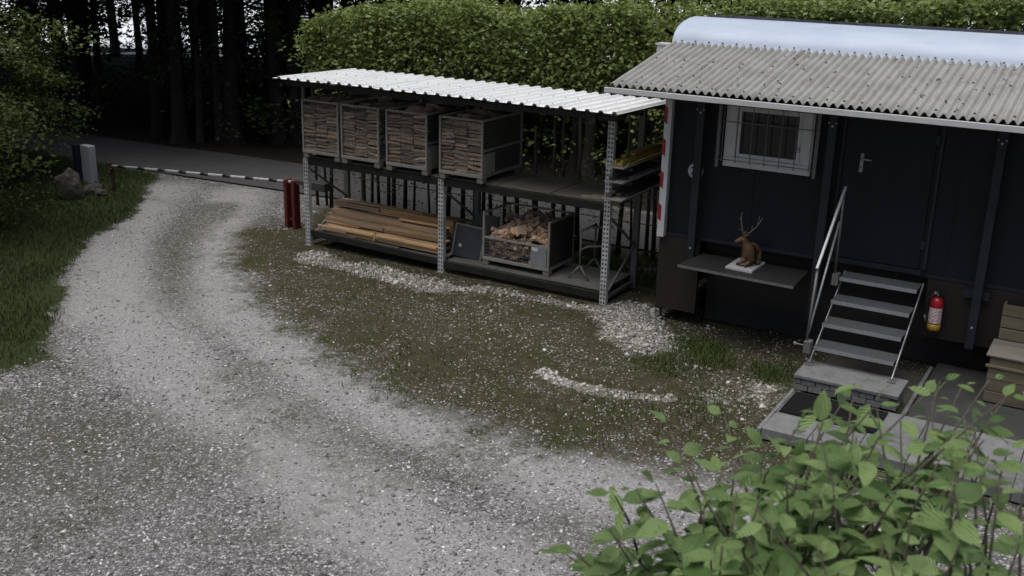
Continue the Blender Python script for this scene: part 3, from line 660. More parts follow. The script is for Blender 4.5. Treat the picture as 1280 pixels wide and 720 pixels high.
# ---- lumber pile on the lower left shelf
lum = thing('lumber_pile', 'pile of sawn orange-brown planks and battens on the bottom shelf between the left posts', 'lumber', (-10.65, 14.0, .27))
rr = random.Random(21)
for (yt, z0, top, x0, x1) in ((13.70,.275,.37,-11.80,-9.36), (13.86,.30,.50,-11.86,-9.37), (14.03,.30,.60,-11.95,-9.40), (14.21,.30,.69,-12.0,-9.42), (14.40,.30,.70,-11.98,-9.46), (14.54,.3,.62,-11.9,-9.5)):
    z = z0; first = True
    while z < top-.02:
        tz = rr.choice((.028, .045, .06, .085, .095)); gap = rr.choice((.003, .006, .016))
        if z+tz > top+.03: tz = max(.026, top-z)
        cuts = sorted(rr.uniform(x0+.5, x1-.4) for _ in range(rr.choice((0, 1, 1)))); ends = [x0+rr.uniform(-.05,.12)]+cuts+[x1+rr.uniform(-.10,.03)]
        for k in range(len(ends)-1):
            a, c = ends[k]+.008, ends[k+1]-.008
            if rr.random() < .10 and z > z0+.1: continue
            dy = rr.uniform(.13, .19); yy = yt+rr.uniform(-.03, .035)
            MB().box((a, yy-dy*.4, z), (c, yy+dy*.6, z+tz), rot=(rr.gauss(0, .035), rr.gauss(.012, .004), rr.gauss(0, .012)), jit=.002).build('plank', M['oldplank' if (first and rr.random() < .7) or rr.random() < .12 else 'plank'], lum, bevel=.003)
        z += tz+gap; first = False
for (a, c, w) in (((-11.86,13.62,.385),(-10.7,13.63,.37),.035), ((-10.62,13.63,.385),(-9.40,13.64,.36),.05), ((-11.7,14.2,.73),(-10.1,14.26,.705),.05), ((-10.4,14.0,.63),(-9.4,14.03,.62),.06)):
    MB().bar(a, c, w, .03).build('plank', M['plank'], lum, bevel=.003)
for (a, b_) in (((-11.92,13.60,.29),(-11.70,13.72,.42)), ((-10.66,13.63,.30),(-10.66,13.66,.45))):
    MB().bar(a, b_, .03, .025).build('batten', M['plank'], lum)
# yellow formwork profiles and boards on the cantilever arms
def plank_stack(label, z, items, cat='lumber'):
    t = thing('board_stack', label, cat, (-6.22, 14.2, z)); 
    for (dx, dz, w, h, y0, y1, mm) in items:
        MB().box((-6.22+dx-w/2, y0, z+dz), (-6.22+dx+w/2, y1, z+dz+h), rot=(0, 0, random.uniform(-.012, .012)), jit=.0015).build('board', M[mm], t, bevel=.003)
    return t
plank_stack('yellow formwork beams on a grey board, top arm right of the perforated end post', 2.105, [(0,0,.28,.022,13.4,14.95,'greyboard'), (-.06,.023,.05,.07,13.5,14.95,'yellow'), (.04,.023,.09,.05,13.46,14.9,'yellow'), (.05,.074,.04,.03,13.5,14.85,'yellow'), (-.05,.095,.07,.045,13.75,14.9,'yellow'), (.03,.105,.06,.04,13.9,14.95,'yellow'), (.12,.023,.03,.03,13.55,14.95,'yellow')])
plank_stack('dark boards with a pale edge on the middle arm right of the end post', 1.90, [(0,0,.30,.022,13.38,15.0,'greyboard'), (-.06,.023,.08,.05,13.45,14.9,'darkwood'), (.03,.023,.08,.03,13.6,14.95,'darkwood'), (-.07,.075,.06,.04,13.4,14.8,'darkwood'), (.1,.023,.05,.03,13.7,14.95,'greyboard')])
plank_stack('dark brown boards on the lowest arm, below the other two board stacks', 1.655, [(0,0,.32,.025,13.35,15.0,'greyboard'), (-.08,.026,.09,.05,13.4,14.9,'darkwood'), (.02,.026,.08,.06,13.5,14.95,'darkwood'), (-.04,.088,.09,.035,13.45,14.9,'darkwood'), (.11,.026,.06,.035,13.6,14.95,'darkwood')])
MB_ = MB().box((-6.86,13.64,1.569), (-6.5,13.76,1.592), rot=(0,0,.25)).box((-6.75,13.78,1.569), (-6.48,13.88,1.588), rot=(0,0,.1))
tag(MB_.build('loose_board', M['oldplank']), 'short loose board lying on the bare upper shelf near the end post', 'board')
# leaning panels, stand
t = thing('leaning_panel', 'dark blue-grey framed panel leaning on the bottom shelf beside the firewood crate', 'panel', (-9.0, 13.9, .225))
MB().box((-9.18,13.86,.235), (-8.70,13.88,.74), rot=(-.18,.08,.12)).build('sheet', M['panelblue'], t)
for lo, hi in (((-9.21,13.85,.23),(-9.18,13.89,.76)), ((-8.70,13.85,.23),(-8.67,13.89,.76)), ((-9.18,13.85,.74),(-8.70,13.89,.765))):
    c = Vector((-8.94,13.87,.49)); MB().box(lo, hi, rot=(-.18,.08,.12), piv=c).build('frame_bar', M['steelgrey'], t)
MB().lathe([(.03,0),(.03,.01)], (-9.08,13.825,.43), 12, 'y').build('handle_ring', M['zinc'], t)
tag(MB().box((-9.14,14.25,.23), (-8.62,14.29,.86), rot=(-.2,-.06,-.15)).build('dark_sheet', M['darkgrey']), 'dark grey sheet leaning behind the framed panel on the bottom shelf', 'panel')
t = thing('tubular_stand', 'grey tubular steel stand with two side rails on the bottom shelf beside the end post', 'stand', (-6.95, 13.9, .225))
for dy in (0, .5):
    MB().tube([(-6.95,13.9+dy,.42),(-6.95,13.9+dy,1.0)], .017).build('upright_tube', M['steelgrey'], t, True)
    for s in (-.17, .17): MB().tube([(-6.95,13.9+dy,.44),(-6.95+s,13.9+dy-.03,.228)], .014).build('leg', M['steelgrey'], t, True)
for z in (.98, .68): MB().tube([(-6.95,13.9,z),(-6.86,13.95,z+.06),(-6.52,14.1,z+.09)], .017).build('rail', M['steelgrey'], t, True)
MB().tube([(-6.95,13.9,.98),(-6.95,14.4,.98)], .015).build('rail', M['steelgrey'], t, True)

# ------------------------------------------------------------------ construction trailer
WY = 13.50; WX0 = -5.52; WX1 = 2.6
wag = thing('site_trailer', 'dark navy site trailer with a silver rounded roof and grey corrugated awning', 'site trailer', (-2.0, 14.5, 0))
MB().box((WX0, WY, 1.25), (WX1, 15.5, 3.44)).build('body', M['navy'], wag)
for x in np.arange(WX0+1.25, WX1-.2, 1.25): MB().box((x-.025, WY-.008, 1.27), (x+.025, WY-.0005, 3.3)).build('seam_strip', M['navy'], wag)
MB().box((WX0, WY-.012, .19), (-4.92, WY+.03, 1.247)).build('skirt_panel', M['skirt'], wag)
MB().box((-1.93, WY-.012, .50), (-.70, WY+.03, 1.247)).build('skirt_panel', M['skirt'], wag)
MB().box((-.695, WY-.012, .50), (WX1, WY+.03, 1.247)).build('skirt_panel', M['skirt'], wag)
MB().box((WX0, WY+.03, .15), (WX0+.03, 15.5, 1.247)).build('skirt_panel', M['skirt'], wag)
MB().box((WX0+.03, 15.44, .1), (WX1, 15.48, 1.247)).build('rear_shade_panel', M['black'], wag)  # added unseen panel that keeps the space under the trailer black
MB().box((-4.9, 13.7, 1.08), (WX1, 13.82, 1.246)).build('chassis_beam', M['black'], wag)
MB().box((-4.9, 15.1, 1.08), (WX1, 15.22, 1.246)).build('chassis_beam', M['black'], wag)
MB().box((-4.9, 13.86, .02), (WX1, 13.90, 1.246)).build('under_shade_board', M['black'], wag)  # added black board standing in for the deep shade under the trailer
MB().tube([(-5.44, 13.53, 0), (-5.44, 13.53, .3)], .022).build('support_leg', M['black'], wag)
# silver roof: steep rounded flank, flat crown
prof = [(WY-.02,3.45),(14.2,3.52),(14.50,3.74),(14.52,3.83),(14.58,3.92),(14.70,4.0),(14.88,4.06),(15.10,4.095),(15.32,4.11),(15.5,4.10)]
V = []; F = []; xs = [-5.95]+list(np.arange(-5.0, WX1+.3, 1.0))
for x in xs:
    for (y, z) in prof: V.append((x, y, z+random.uniform(-.003, .003)))
for i in range(len(xs)-1):
    for k in range(len(prof)-1): F.append((i*10+k, (i+1)*10+k, (i+1)*10+k+1, i*10+k+1))
b = MB().add(V, F); V2 = [(-5.95, y, z) for y, z in prof]+[(-5.95, 15.5, 3.4)]; b.add(V2, [tuple(range(11))])
rf = b.build('roof', M['silver'], wag, True)
e = rf.modifiers.new('edge', 'EDGE_SPLIT'); e.split_angle = R(60)
MB().box((-5.8, 15.46, 4.085), (WX1+.2, 15.60, 4.135)).build('roof_edge_strip', M['felt'], rf)
MB().box((-6.14, 14.42, 3.62), (-5.96, 14.62, 3.745)).box((-6.16, 14.40, 3.745), (-5.955, 14.64, 3.765)).build('vent_box', M['fascia'], wag)
# awning of corrugated fibre cement sheets
def corr(x0, x1, off, dz):
    n = int((x1-x0)/.0125); V = []; F = []; ny = 7
    for j in range(ny):
        t = j/(ny-1)
        for i in range(n+1):
            x = x0+(x1-x0)*i/n; V.append((x, 12.50+off+2.08*t, 3.375+dz+.42*t+.025*math.sin(2*math.pi*x/.1005)+.002*math.sin(j*1.7+x)))
    for j in range(ny-1):
        for i in range(n): F.append((j*(n+1)+i, j*(n+1)+i+1, (j+1)*(n+1)+i+1, (j+1)*(n+1)+i))
    o = MB().add(V, F).build('awning_sheet', M['fibre'], wag, True)
    s = o.modifiers.new('thick', 'SOLIDIFY'); s.thickness = .007; s.offset = 1
    b = MB()
    k = math.ceil((x0-.025)/.201)
    while k*.201+.025 < x1-.02:
        x = k*.201+.025
        for t in ((.04, .97, .55) if k % 2 else (.04, .97)):
            yb = 12.50+off+2.08*t; zb = 3.375+dz+.42*t+.026; b.lathe([(.0135,0),(.0135,.012),(.006,.02)], (x, yb, zb), 6)
        k += 1
    if b.v: b.build('sheet_bolts', M['blackplastic'], o, kind='stuff')
aw = [-5.94, -5.02, -4.1, -3.18, -2.26, -1.34, -.42, .5, 1.42, 2.4]
for i in range(9): corr(aw[i], aw[i+1]+.05, random.uniform(-.006, .006), .004*(i % 2))
MB().box((-6.0, 12.46, 3.278), (2.5, 12.50, 3.345)).build('fascia_board', M['fascia'], wag, bevel=.003)
MB().box((-5.95, 12.52, 3.26), (2.5, 12.58, 3.33)).build('awning_beam', M['beam'], wag)
for x in (-5.85, -5.08, -3.33, -1.34, .5, 2.2): MB().bar((x, 12.6, 3.30), (x, 14.5, 3.70), .06, .07).build('rafter', M['navypost'], wag)
# posts
for x, z0 in ((-4.985,.90),(-3.265,.50),(-1.33,.50)):
    o = MB().box((x-.053, 13.30, z0), (x+.053, 13.38, 3.26)).build('post', M['navypost'], wag, bevel=.006)
    b = MB()
    for zz in (3.02, z0+.28): b.lathe([(.017,0),(.017,-.012)], (x, 13.298, zz), 8, 'y')
    for dx in (-.045, .045): b.lathe([(.011,0),(.011,-.02)], (x+dx, 13.298, 3.06), 8, 'y')
    b.build('bolts', M['galv'], o)
    MB().bar((x, 13.385, z0+.35), (x, WY-.014, z0+.35), .05, .05).build('spacer', M['navypost'], o)
MB().box((-1.50, 13.385, 1.12), (-1.2, WY-.014, 1.22)).build('cross_bracket', M['navypost'], wag)
# corner board with red markings
o = MB().box((-5.53, 13.40, 1.24), (-5.43, WY-.001, 3.26)).build('corner_board', M['white'], wag, bevel=.003)
for zt in (3.04, 2.60, 2.155, 1.70):
    MB().add([(-5.534,13.396,zt-.2),(-5.486,13.396,zt-.24),(-5.486,13.396,zt-.02),(-5.534,13.396,zt+.02),(-5.534,13.40,zt-.2),(-5.486,13.40,zt-.24),(-5.486,13.40,zt-.02),(-5.534,13.40,zt+.02)], [(0,1,2,3),(0,4,5,1),(1,5,6,2),(2,6,7,3),(3,7,4,0)]).build('red_marking', M['red'], o)
# round speed sign
o = MB().lathe([(.117,0),(.117,-.006)], (-5.07, WY-.001, 2.20), 28, 'y').build('speed_disc', M['fascia'], wag)
cu = bpy.data.curves.new('number', 'FONT'); cu.body = '20'; cu.size = .15; cu.align_x = 'CENTER'; cu.extrude = .001
tmp = bpy.data.objects.new('number_text', cu); COL.objects.link(tmp); bpy.context.view_layer.update()
me = bpy.data.meshes.new_from_object(tmp.evaluated_get(bpy.context.evaluated_depsgraph_get())); bpy.data.objects.remove(tmp)
me.materials.clear(); me.materials.append(M['blackplastic'])
n_ = link('number', me, o, Vector((-5.07, WY-.0095, 2.148))-origin_of(wag), (R(90), 0, 0))
b = MB(); k = 28; V = []
for i in range(k):
    a = 2*math.pi*i/k; V += [(-5.07+  .117*math.cos(a), WY-.0085, 2.2+  .117*math.sin(a)), (-5.07+.105*math.cos(a), WY-.0085, 2.2+.105*math.sin(a))]
b.add(V, [(2*i, 2*((i+1) % k), 2*((i+1) % k)+1, 2*i+1) for i in range(k)]).build('black_rim', M['blackplastic'], o)
# window
wx0, wx1, wz0, wz1 = -4.68, -3.52, 2.335, 3.2
win = MB().box((wx0, 13.44, wz0+.13), (wx0+.15, WY-.0005, wz1)).box((wx1-.15, 13.44, wz0+.13), (wx1, WY-.0005, wz1)).box((wx0, 13.435, wz0), (wx1, WY-.0005, wz0+.129)).box((wx0+.151, 13.44, wz1-.08), (wx1-.151, WY-.0005, wz1)).build('window', M['winframe'], wag, bevel=.004)
ix0, ix1, iz0, iz1 = wx0+.152, wx1-.152, wz0+.131, wz1-.082
for lo, hi in (((ix0,13.455,iz0),(ix0+.05,WY,iz1)), ((ix1-.05,13.455,iz0),(ix1,WY,iz1)), ((ix0+.051,13.455,iz0),(ix1-.051,WY,iz0+.05)), ((ix0+.051,13.455,iz1-.05),(ix1-.051,WY,iz1))):
    MB().box(lo, hi).build('sash', M['winframe'], win, bevel=.003)
MB().box((ix0+.03,13.475,iz0+.03), (ix1-.03,13.485,iz1-.03)).build('pane', M['glass'], win)
MB().box((ix1-.04,13.43,2.62), (ix1-.01,13.454,2.68)).build('catch', M['galv'], win)
gr = MB()
for k in range(7): x = wx0+.0+k*(wx1-wx0)/6; gr.tube([(x,13.36,2.40),(x,13.36,3.2)], .0065, 6)
for z in (2.43, 2.93): gr.tube([(wx0-.10,13.372,z),(wx1+.10,13.372,z)], .0065, 6)
gr.build('window_grille', M['steelgrey'], win)
for x in (wx0-.065, wx1+.065): MB().box((x-.022,13.378,2.32), (x+.022,13.40,3.2)).build('grille_bar', M['steelgrey'], win)
# door
dr = MB().box((-3.13, WY-.022, 1.345), (-2.06, WY-.001, 3.28)).build('door', M['navy'], wag, bevel=.004)
MB().box((-3.15, WY-.03, 1.27), (-2.03, WY-.001, 1.335)).build('sill', M['navypost'], wag)
o = MB().box((-2.925, WY-.034, 2.46), (-2.88, WY-.0225, 2.70)).build('handle', M['galv'], dr, bevel=.006)
MB().tube([(-2.902,WY-.035,2.635),(-2.902,WY-.075,2.635),(-2.87,WY-.085,2.635),(-2.775,WY-.085,2.632)], .0105).build('lever', M['galv'], o, True)
MB().lathe([(.009,0),(.009,-.003)], (-2.902, WY-.034, 2.53), 8, 'y').build('keyhole', M['blackplastic'], o)
for z in (1.6, 2.9): MB().box((-2.075, WY-.036, z), (-2.02, WY-.001, z+.11)).build('hinge', M['navypost'], dr, bevel=.003)
for lo, hi in (((-3.175, WY-.03, 1.345), (-3.135, WY-.001, 3.3)), ((-2.015, WY-.03, 1.345), (-1.975, WY-.001, 3.3))): MB().box(lo, hi).build('door_jamb', M['navypost'], wag, bevel=.003)
MB().box((WX0+.1, WY-.016, 1.255), (-3.18, WY-.001, 1.30)).build('base_rail', M['navypost'], wag)
MB().box((-1.97, WY-.016, 1.255), (WX1, WY-.001, 1.30)).build('base_rail', M['navypost'], wag)
# fold-down table
tb = MB().add([(-4.94,12.76,1.055),(-3.37,12.70,1.055),(-3.40,WY-.014,1.055),(-4.86,WY-.014,1.055),(-4.94,12.76,1.082),(-3.37,12.70,1.082),(-3.40,WY-.014,1.082),(-4.86,WY-.014,1.082)], [(0,3,2,1),(4,5,6,7),(0,1,5,4),(1,2,6,5),(2,3,7,6),(3,0,4,7)]).build('fold_down_table', M['table'], wag)
MB().add([(-4.94,12.755,1.05),(-3.37,12.695,1.05),(-3.37,12.699,1.05),(-4.94,12.759,1.05),(-4.94,12.755,1.085),(-3.37,12.695,1.085),(-3.37,12.699,1.085),(-4.94,12.759,1.085)], [(0,3,2,1),(4,5,6,7),(0,1,5,4),(1,2,6,5),(2,3,7,6),(3,0,4,7)]).build('edge_trim', M['steelgrey'], tb)

# fallen leaves, lichen flakes on the awning
P = np.stack([rng.uniform(-5.8, -.6, 90), rng.uniform(12.6, 14.5, 90), np.zeros(90)], 1); P[:, 2] = 3.375+.42*(P[:, 1]-12.5)/2.08+.03
V, Fc = leaf_cloud(P, .05, .3); link('leaves_on_awning', np_mesh('leaves_on_awning', V, Fc, M['litter']))['kind'] = 'stuff'
P = np.stack([rng.uniform(-5.8, -.6, 45), rng.uniform(12.6, 14.5, 45), np.zeros(45)], 1); P[:, 2] = 3.375+.42*(P[:, 1]-12.5)/2.08+.022
pebbles('droppings_on_awning', P, .016, M['whitepebble'], .3)

# ---- deer on a stone slab
tag(MB().box((-4.345,12.93,1.083), (-3.975,13.43,1.122), rot=(0,0,-.03), jit=.003).build('stone_slab', M['stoneslab'], bevel=.006), 'small white stone slab under the deer figure on the grey fold-down table', 'stone slab')
deer = thing('deer_figure', 'brown lying deer figure with tall antlers on a white stone slab', 'deer figure', (-4.12, 13.2, 1.122))
def skin(name, V, E, Rr, m, parent, sub=2):
    me = bpy.data.meshes.new(name); me.from_pydata(V, E, []); me.materials.append(m); o = link(name, me, parent)
    sm = o.modifiers.new('skin', 'SKIN'); sm.use_smooth_shade = True
    if not me.skin_vertices: me.attributes.new
    return o
def skinned(name, V, E, Rr, m, parent, sub=2):
    import bmesh
    bm = bmesh.new(); lay = bm.verts.layers.skin.verify(); vs = []
    for p, r in zip(V, Rr):
        v = bm.verts.new(p); v[lay].radius = r if isinstance(r, tuple) else (r, r); vs.append(v)
    vs[0][lay].use_root = True
    for a, b in E: bm.edges.new((vs[a], vs[b]))
    me = bpy.data.meshes.new(name); bm.to_mesh(me); bm.free(); me.materials.append(m); o = link(name, me, parent)
    s = o.modifiers.new('skin', 'SKIN'); s.use_smooth_shade = True
    ss = o.modifiers.new('sub', 'SUBSURF'); ss.levels = sub; ss.render_levels = sub; return o
# local frame: chest faces -y and a little -x (towards the yard), head turned left
dV = [(.0,.05,.165),(-.015,.13,.16),(-.02,.18,.145),(.0,-.03,.175),(-.015,-.07,.235),(-.04,-.09,.295),(-.055,-.105,.335),(-.075,-.125,.365),(-.115,-.155,.345),(-.155,-.185,.315),
      (-.045,-.095,.07),(-.055,-.19,.055),(-.10,-.115,.022),(.045,-.085,.065),(.0,-.185,.03),(.0,-.10,.018),(.085,.11,.06),(.115,.0,.03),(.085,.09,.02),
      (-.075,-.075,.375),(-.04,-.03,.40),(-.03,-.16,.385),(.02,-.15,.40)]
dE = [(0,1),(1,2),(0,3),(3,4),(4,5),(5,6),(6,7),(7,8),(8,9),(3,10),(10,11),(11,12),(3,13),(13,14),(14,15),(1,16),(16,17),(17,18)]
dR = [.122,.118,.10,.112,.085,.058,.046,.046,.03,.022,.032,.02,.015,.032,.019,.014,.05,.024,.016]
body = skinned('body', dV[:19]+[(-.025,.22,.125),(-.03,.25,.105)], dE+[(2,19),(19,20)], dR+[.065,.025], M['deer'], deer)
for s in (-1, 1):
    e = MB(); c = Vector((-.062, -.105, .395)); d = Vector((.045*s+.02, -.055*s, .03)); side = Vector((.02,.02,.03))
    e.add([c, c+d*.55+side*.6, c+d*1.5, c+d*.55-side*.6], [(0,1,2,3)])
    o = e.v; ear = link('ear', mesh_from('ear', [tuple(p) for p in o], [(0,1,2,3)], M['deer']), deer); so = ear.modifiers.new('t', 'SOLIDIFY'); so.thickness = .008
def antler(base, pts, tines):
    b = MB(); b.tube([base]+pts, [.0085,.008,.0075,.0065,.0035][:len(pts)+1], 6)
    for a, c in tines: b.tube([a, tuple((Vector(a)+Vector(c))/2+Vector((0,0,-.004))), c], [.006,.005,.002], 6)
    V = b.v; return link('antler', mesh_from('antler', V, b.f, M['antler'], True), deer)
antler((-.082,-.10,.40), [(-.095,-.10,.47),(-.115,-.10,.55),(-.125,-.11,.63),(-.115,-.12,.71)], [((-.095,-.10,.46),(-.13,-.17,.50)),((-.12,-.105,.59),(-.15,-.10,.64))])
antler((-.055,-.115,.40), [(-.01,-.12,.44),(.05,-.125,.50),(.11,-.125,.57),(.16,-.12,.67)], [((-.01,-.12,.44),(-.03,-.19,.49)),((.035,-.12,.485),(.035,-.125,.56)),((.10,-.125,.56),(.125,-.14,.69))])
for p in ((-.10,-.115,.012),(.0,-.10,.010)): link('hoof', mesh_from('hoof', *(lambda b: (b.v, b.f))(MB().box((p[0]-.028,p[1]-.03,.001),(p[0]+.012,p[1]+.02,.028))), M['hoof']), deer)
for a, c in (((-.045,-.14,.07),(-.1,-.125,.03)), ((.045,-.12,.07),(.0,-.205,.035))):
    b = MB().tube([a, tuple((Vector(a)+Vector(c))/2), c], [.018,.015,.012], 8); link('foreleg_patch', mesh_from('foreleg_patch', b.v, b.f, M['deerlight'], True), deer)
for s in (-1, 1):
    b = MB().lathe([(.001,-.006),(.006,0),(.001,.006)], (-.10+.012*s,-.142-.02*s,.368), 8); link('eye', mesh_from('eye', b.v, b.f, M['blackplastic'], True), deer)
b = MB().lathe([(.003,-.008),(.011,0),(.003,.008)], (-.168,-.193,.31), 8); link('nose', mesh_from('nose', b.v, b.f, M['hoof'], True), deer)

# ---- metal steps
st = thing('metal_steps', 'grey steel steps with four grating treads and one left handrail below the trailer door', 'steps', (-2.4, 12.75, .35))
for k, (z, y0, y1) in enumerate(((1.20,13.04,13.36),(.985,12.73,13.03),(.775,12.42,12.74),(.56,12.15,12.46))):
    o = MB().box((-2.90, y0, z-.012), (-1.975, y1, z)).build('tread', M['tread'], st)
    b = MB()
    for i in range(10): b.box((-2.895, y0+.015+i*(y1-y0-.03)/9-.003, z+.0005), (-1.98, y0+.015+i*(y1-y0-.03)/9+.003, z+.006))
    b.build('grating_bars', M['tread'], o)
    MB().box((-2.90, y0-.004, z-.04), (-1.975, y0-.0005, z+.008)).build('nosing', M['galv'], o)
for x in (-2.915, -1.96):
    MB().bar((x, 12.08, .37), (x, 13.38, 1.19), .012, .05).build('stringer', M['galv'], st)
    MB().box((x-.04, 12.03, .352), (x+.04, 12.13, .362)).build('foot_plate', M['steelgrey'], st)
hr = MB().bar((-2.985,13.16,2.32), (-2.985,12.20,1.50), .035, .035).build('handrail', M['galv'], st, bevel=.006)
MB().tube([(-2.985,12.24,1.52),(-2.985,12.10,.62)], .016).build('rail_post', M['steelgrey'], st, True)
MB().tube([(-2.985,13.12,2.27),(-2.985,13.14,1.22)], .014).build('rail_post', M['steelgrey'], st, True)
MB().tube([(-2.985,13.05,1.90),(-2.985,12.16,.72)], .014).build('lower_rail', M['galv'], st, True)
MB().box((-3.0, 12.04, .50), (-2.92, 12.16, .64)).build('rail_bracket', M['steelgrey'], st)
MB().box((-3.0, 13.06, 1.08), (-2.92, 13.20, 1.22)).build('rail_bracket', M['steelgrey'], st)
MB().tube([(-2.96,12.06,.585),(-3.08,12.03,.60)], .006).lathe([(.012,-.006),(.022,0),(.012,.006)], (-3.10,12.03,.60), 10, 'y').build('locking_pin', M['galv'], st)

# ---- block step, paving, mat
bs = thing('block_step', 'low step of grey concrete blocks with a smooth top slab under the metal steps', 'step', (-2.4, 11.95, 0))
rr = random.Random(4)
MB().box((-2.98,11.685,.302), (-1.80,12.25,.348), jit=.004).build('top_slab', M['concrete'], bs, bevel=.006)
for row in range(2):
    z = .158+row*.0725
    for k in range(7):
        x = -2.975+k*.168+(.0 if row else -.0); x0 = x if not (row and k == 0) else x; off = .084*row
        a, c = max(-2.97, x-off), min(-1.81, x+.160-off)
        if c-a < .02: continue
        MB().box((a, 11.70, z), (c, 11.80, z+.066), jit=.003).build('brick', M['brick'], bs, bevel=.005)
    for k in range(3): MB().box((-2.968, 11.81+k*.15, z), (-2.87, 11.95+k*.15, z+.066), jit=.003).build('brick', M['brick'], bs, bevel=.005)
    for k in range(3): MB().box((-1.91, 11.81+k*.15, z), (-1.812, 11.95+k*.15, z+.066), jit=.003).build('brick', M['brick'], bs, bevel=.005)
MB().box((-2.86,11.81,.155), (-1.92,12.22,.300)).build('core', M['brick'], bs)
pv = thing('paved_platform', 'low platform of grey paving slabs in front of the block step', 'paving', (-2.0, 11.3, 0))
k = 0
for iy, (y0, y1) in enumerate(((10.46,10.94),(10.945,11.68))):
    for ix in range(6):
        x = -2.95+ix*.5
        MB().box((x, y0, .02), (x+.494, y1-.005, .150+random.uniform(-.003,.003)), jit=.002).build('paving_slab', M['concrete'], pv, bevel=.006)
MB().box((-3.0,10.44,-.05), (-2.955,11.75,.147)).build('edging', M['concrete'], pv, bevel=.006)
MB().box((-2.95,11.69,-.02), (-1.76,13.35,.05)).build('base_slab', mat('dark_soil_slab', (.05,.045,.035), (.075,.068,.055), .95, 9), pv)
pd = thing('concrete_pad', 'dark grey concrete pad beside the steps below the fire extinguisher', 'concrete pad', (-.6, 12.5, 0))
MB().box((-1.70,11.70,-.03), (1.8,13.75,.095)).build('slab', M['pad'], pd, bevel=.008)
MB().box((-1.755,11.70,-.03), (-1.71,13.45,.13)).build('kerb', M['concrete'], pd, bevel=.006)
mt = thing('door_mat', 'black ribbed rubber mat on the paving in front of the steps', 'mat', (-2.4, 11.28, .152))
MB().box((-2.92,10.97,.1535), (-1.87,11.62,.165)).build('base', M['rubber'], mt)
b = MB()
for k in range(34): x = -2.91+k*.0306; b.box((x,10.98,.1655), (x+.017,11.61,.172))
b.build('ribs', M['rubber'], mt)

# ---- fire extinguisher
ex = thing('fire_extinguisher', 'red fire extinguisher with white label and yellow base hanging on the brown skirt', 'fire extinguisher', (-1.77, 13.37, .64))
c = (-1.77, 13.37, .64)
MB().lathe([(.062,0),(.075,.012),(.078,.03),(.078,.09)], c, 20).build('yellow_band', M['extyel'], ex, True)
MB().lathe([(.0775,.0905),(.0775,.36),(.070,.395),(.045,.42),(.028,.432)], c, 20).build('cylinder', M['extred'], ex, True)
k = 14; V = []; F = []
for i in range(k+1):
    a = R(195+i*150/k)
    for z in (.105,.30): V.append((c[0]+.0795*math.cos(a), c[1]+.0795*math.sin(a), c[2]+z))
F = [(2*i, 2*i+2, 2*i+3, 2*i+1) for i in range(k)]
MB().add(V, F).build('label', M['label'], ex, True)
MB().lathe([(.032,.425),(.032,.46),(.022,.465),(.022,.50)], c, 12).build('valve', M['blackplastic'], ex, True)
MB().bar((c[0]-.02,c[1]-.01,c[2]+.50), (c[0]+.12,c[1]-.05,c[2]+.535), .025, .012).bar((c[0]-.0,c[1]-.01,c[2]+.475), (c[0]+.11,c[1]-.05,c[2]+.485), .02, .01).build('lever', M['blackplastic'], ex)
MB().lathe([(.018,0),(.018,-.012)], (c[0]-.03,c[1]-.03,c[2]+.485), 10, 'y').build('gauge', M['galv'], ex)
MB().tube([(c[0]-.03,c[1],c[2]+.47),(c[0]-.11,c[1]-.01,c[2]+.40),(c[0]-.105,c[1]-.02,c[2]+.2),(c[0]-.10,c[1]-.03,c[2]+.13),(c[0]-.085,c[1]-.07,c[2]+.10)], .009).build('hose', M['blackplastic'], ex, True)
MB().tube([(c[0]-.085,c[1]-.07,c[2]+.10),(c[0]-.115,c[1]-.08,c[2]+.20)], [.008,.014], 10).build('nozzle', M['steelgrey'], ex, True)
MB().box((c[0]-.04,c[1]+.08,c[2]+.1), (c[0]+.04,c[1]+.11,c[2]+.46)).build('wall_bracket', M['blackplastic'], ex)

# ---- timber chests at the right edge
cx0, cy0 = -1.03, 12.72
ch = thing('timber_chest', 'grey-brown timber chest with a flat plank lid on the pad, at the right edge', 'timber chest', (-.4, 13.0, .095))
rr = random.Random(9)
for k in range(3): MB().box((cx0, cy0, .11+k*.142), (.6, cy0+.03, .11+k*.142+.132), jit=.003).build('plank', M['graywood'], ch, bevel=.004)
MB().box((cx0-.03, cy0-.02, .535), (.62, cy0+.03, .565), jit=.002).build('rim', M['graywood'], ch, bevel=.004)
MB().box((cx0+.01, cy0+.02, .566), (.6, cy0+.05, .655), jit=.002).build('plank', M['graywood'], ch, bevel=.004)
for k in range(3): MB().box((cx0-.04, cy0-.01+k*.21, .664), (.64, cy0+.195+k*.21, .688), jit=.002).build('lid_plank', M['lid'], ch, bevel=.004)
for k in range(4):
    MB().box((cx0, cy0+.035, .11+k*.137), (cx0+.03, cy0+.62, .11+k*.137+.13), jit=.003).build('plank', M['graywood'], ch, bevel=.004)
MB().box((cx0+.035, cy0+.58, .1), (.6, cy0+.62, .66)).build('plank', M['graywood'], ch)
c2 = thing('timber_chest', 'taller plank box standing behind the lidded timber chest against the brown skirt', 'timber chest', (-.4, 13.4, .095))
for k in range(7): MB().box((cx0-.0, 13.345, .10+k*.148), (.6, 13.375, .10+k*.148+.138), jit=.003).build('plank', M['graywood'], c2, bevel=.004)
MB().box((cx0, 13.38, .1), (cx0+.03, 13.48, 1.13)).build('plank', M['graywood'], c2)

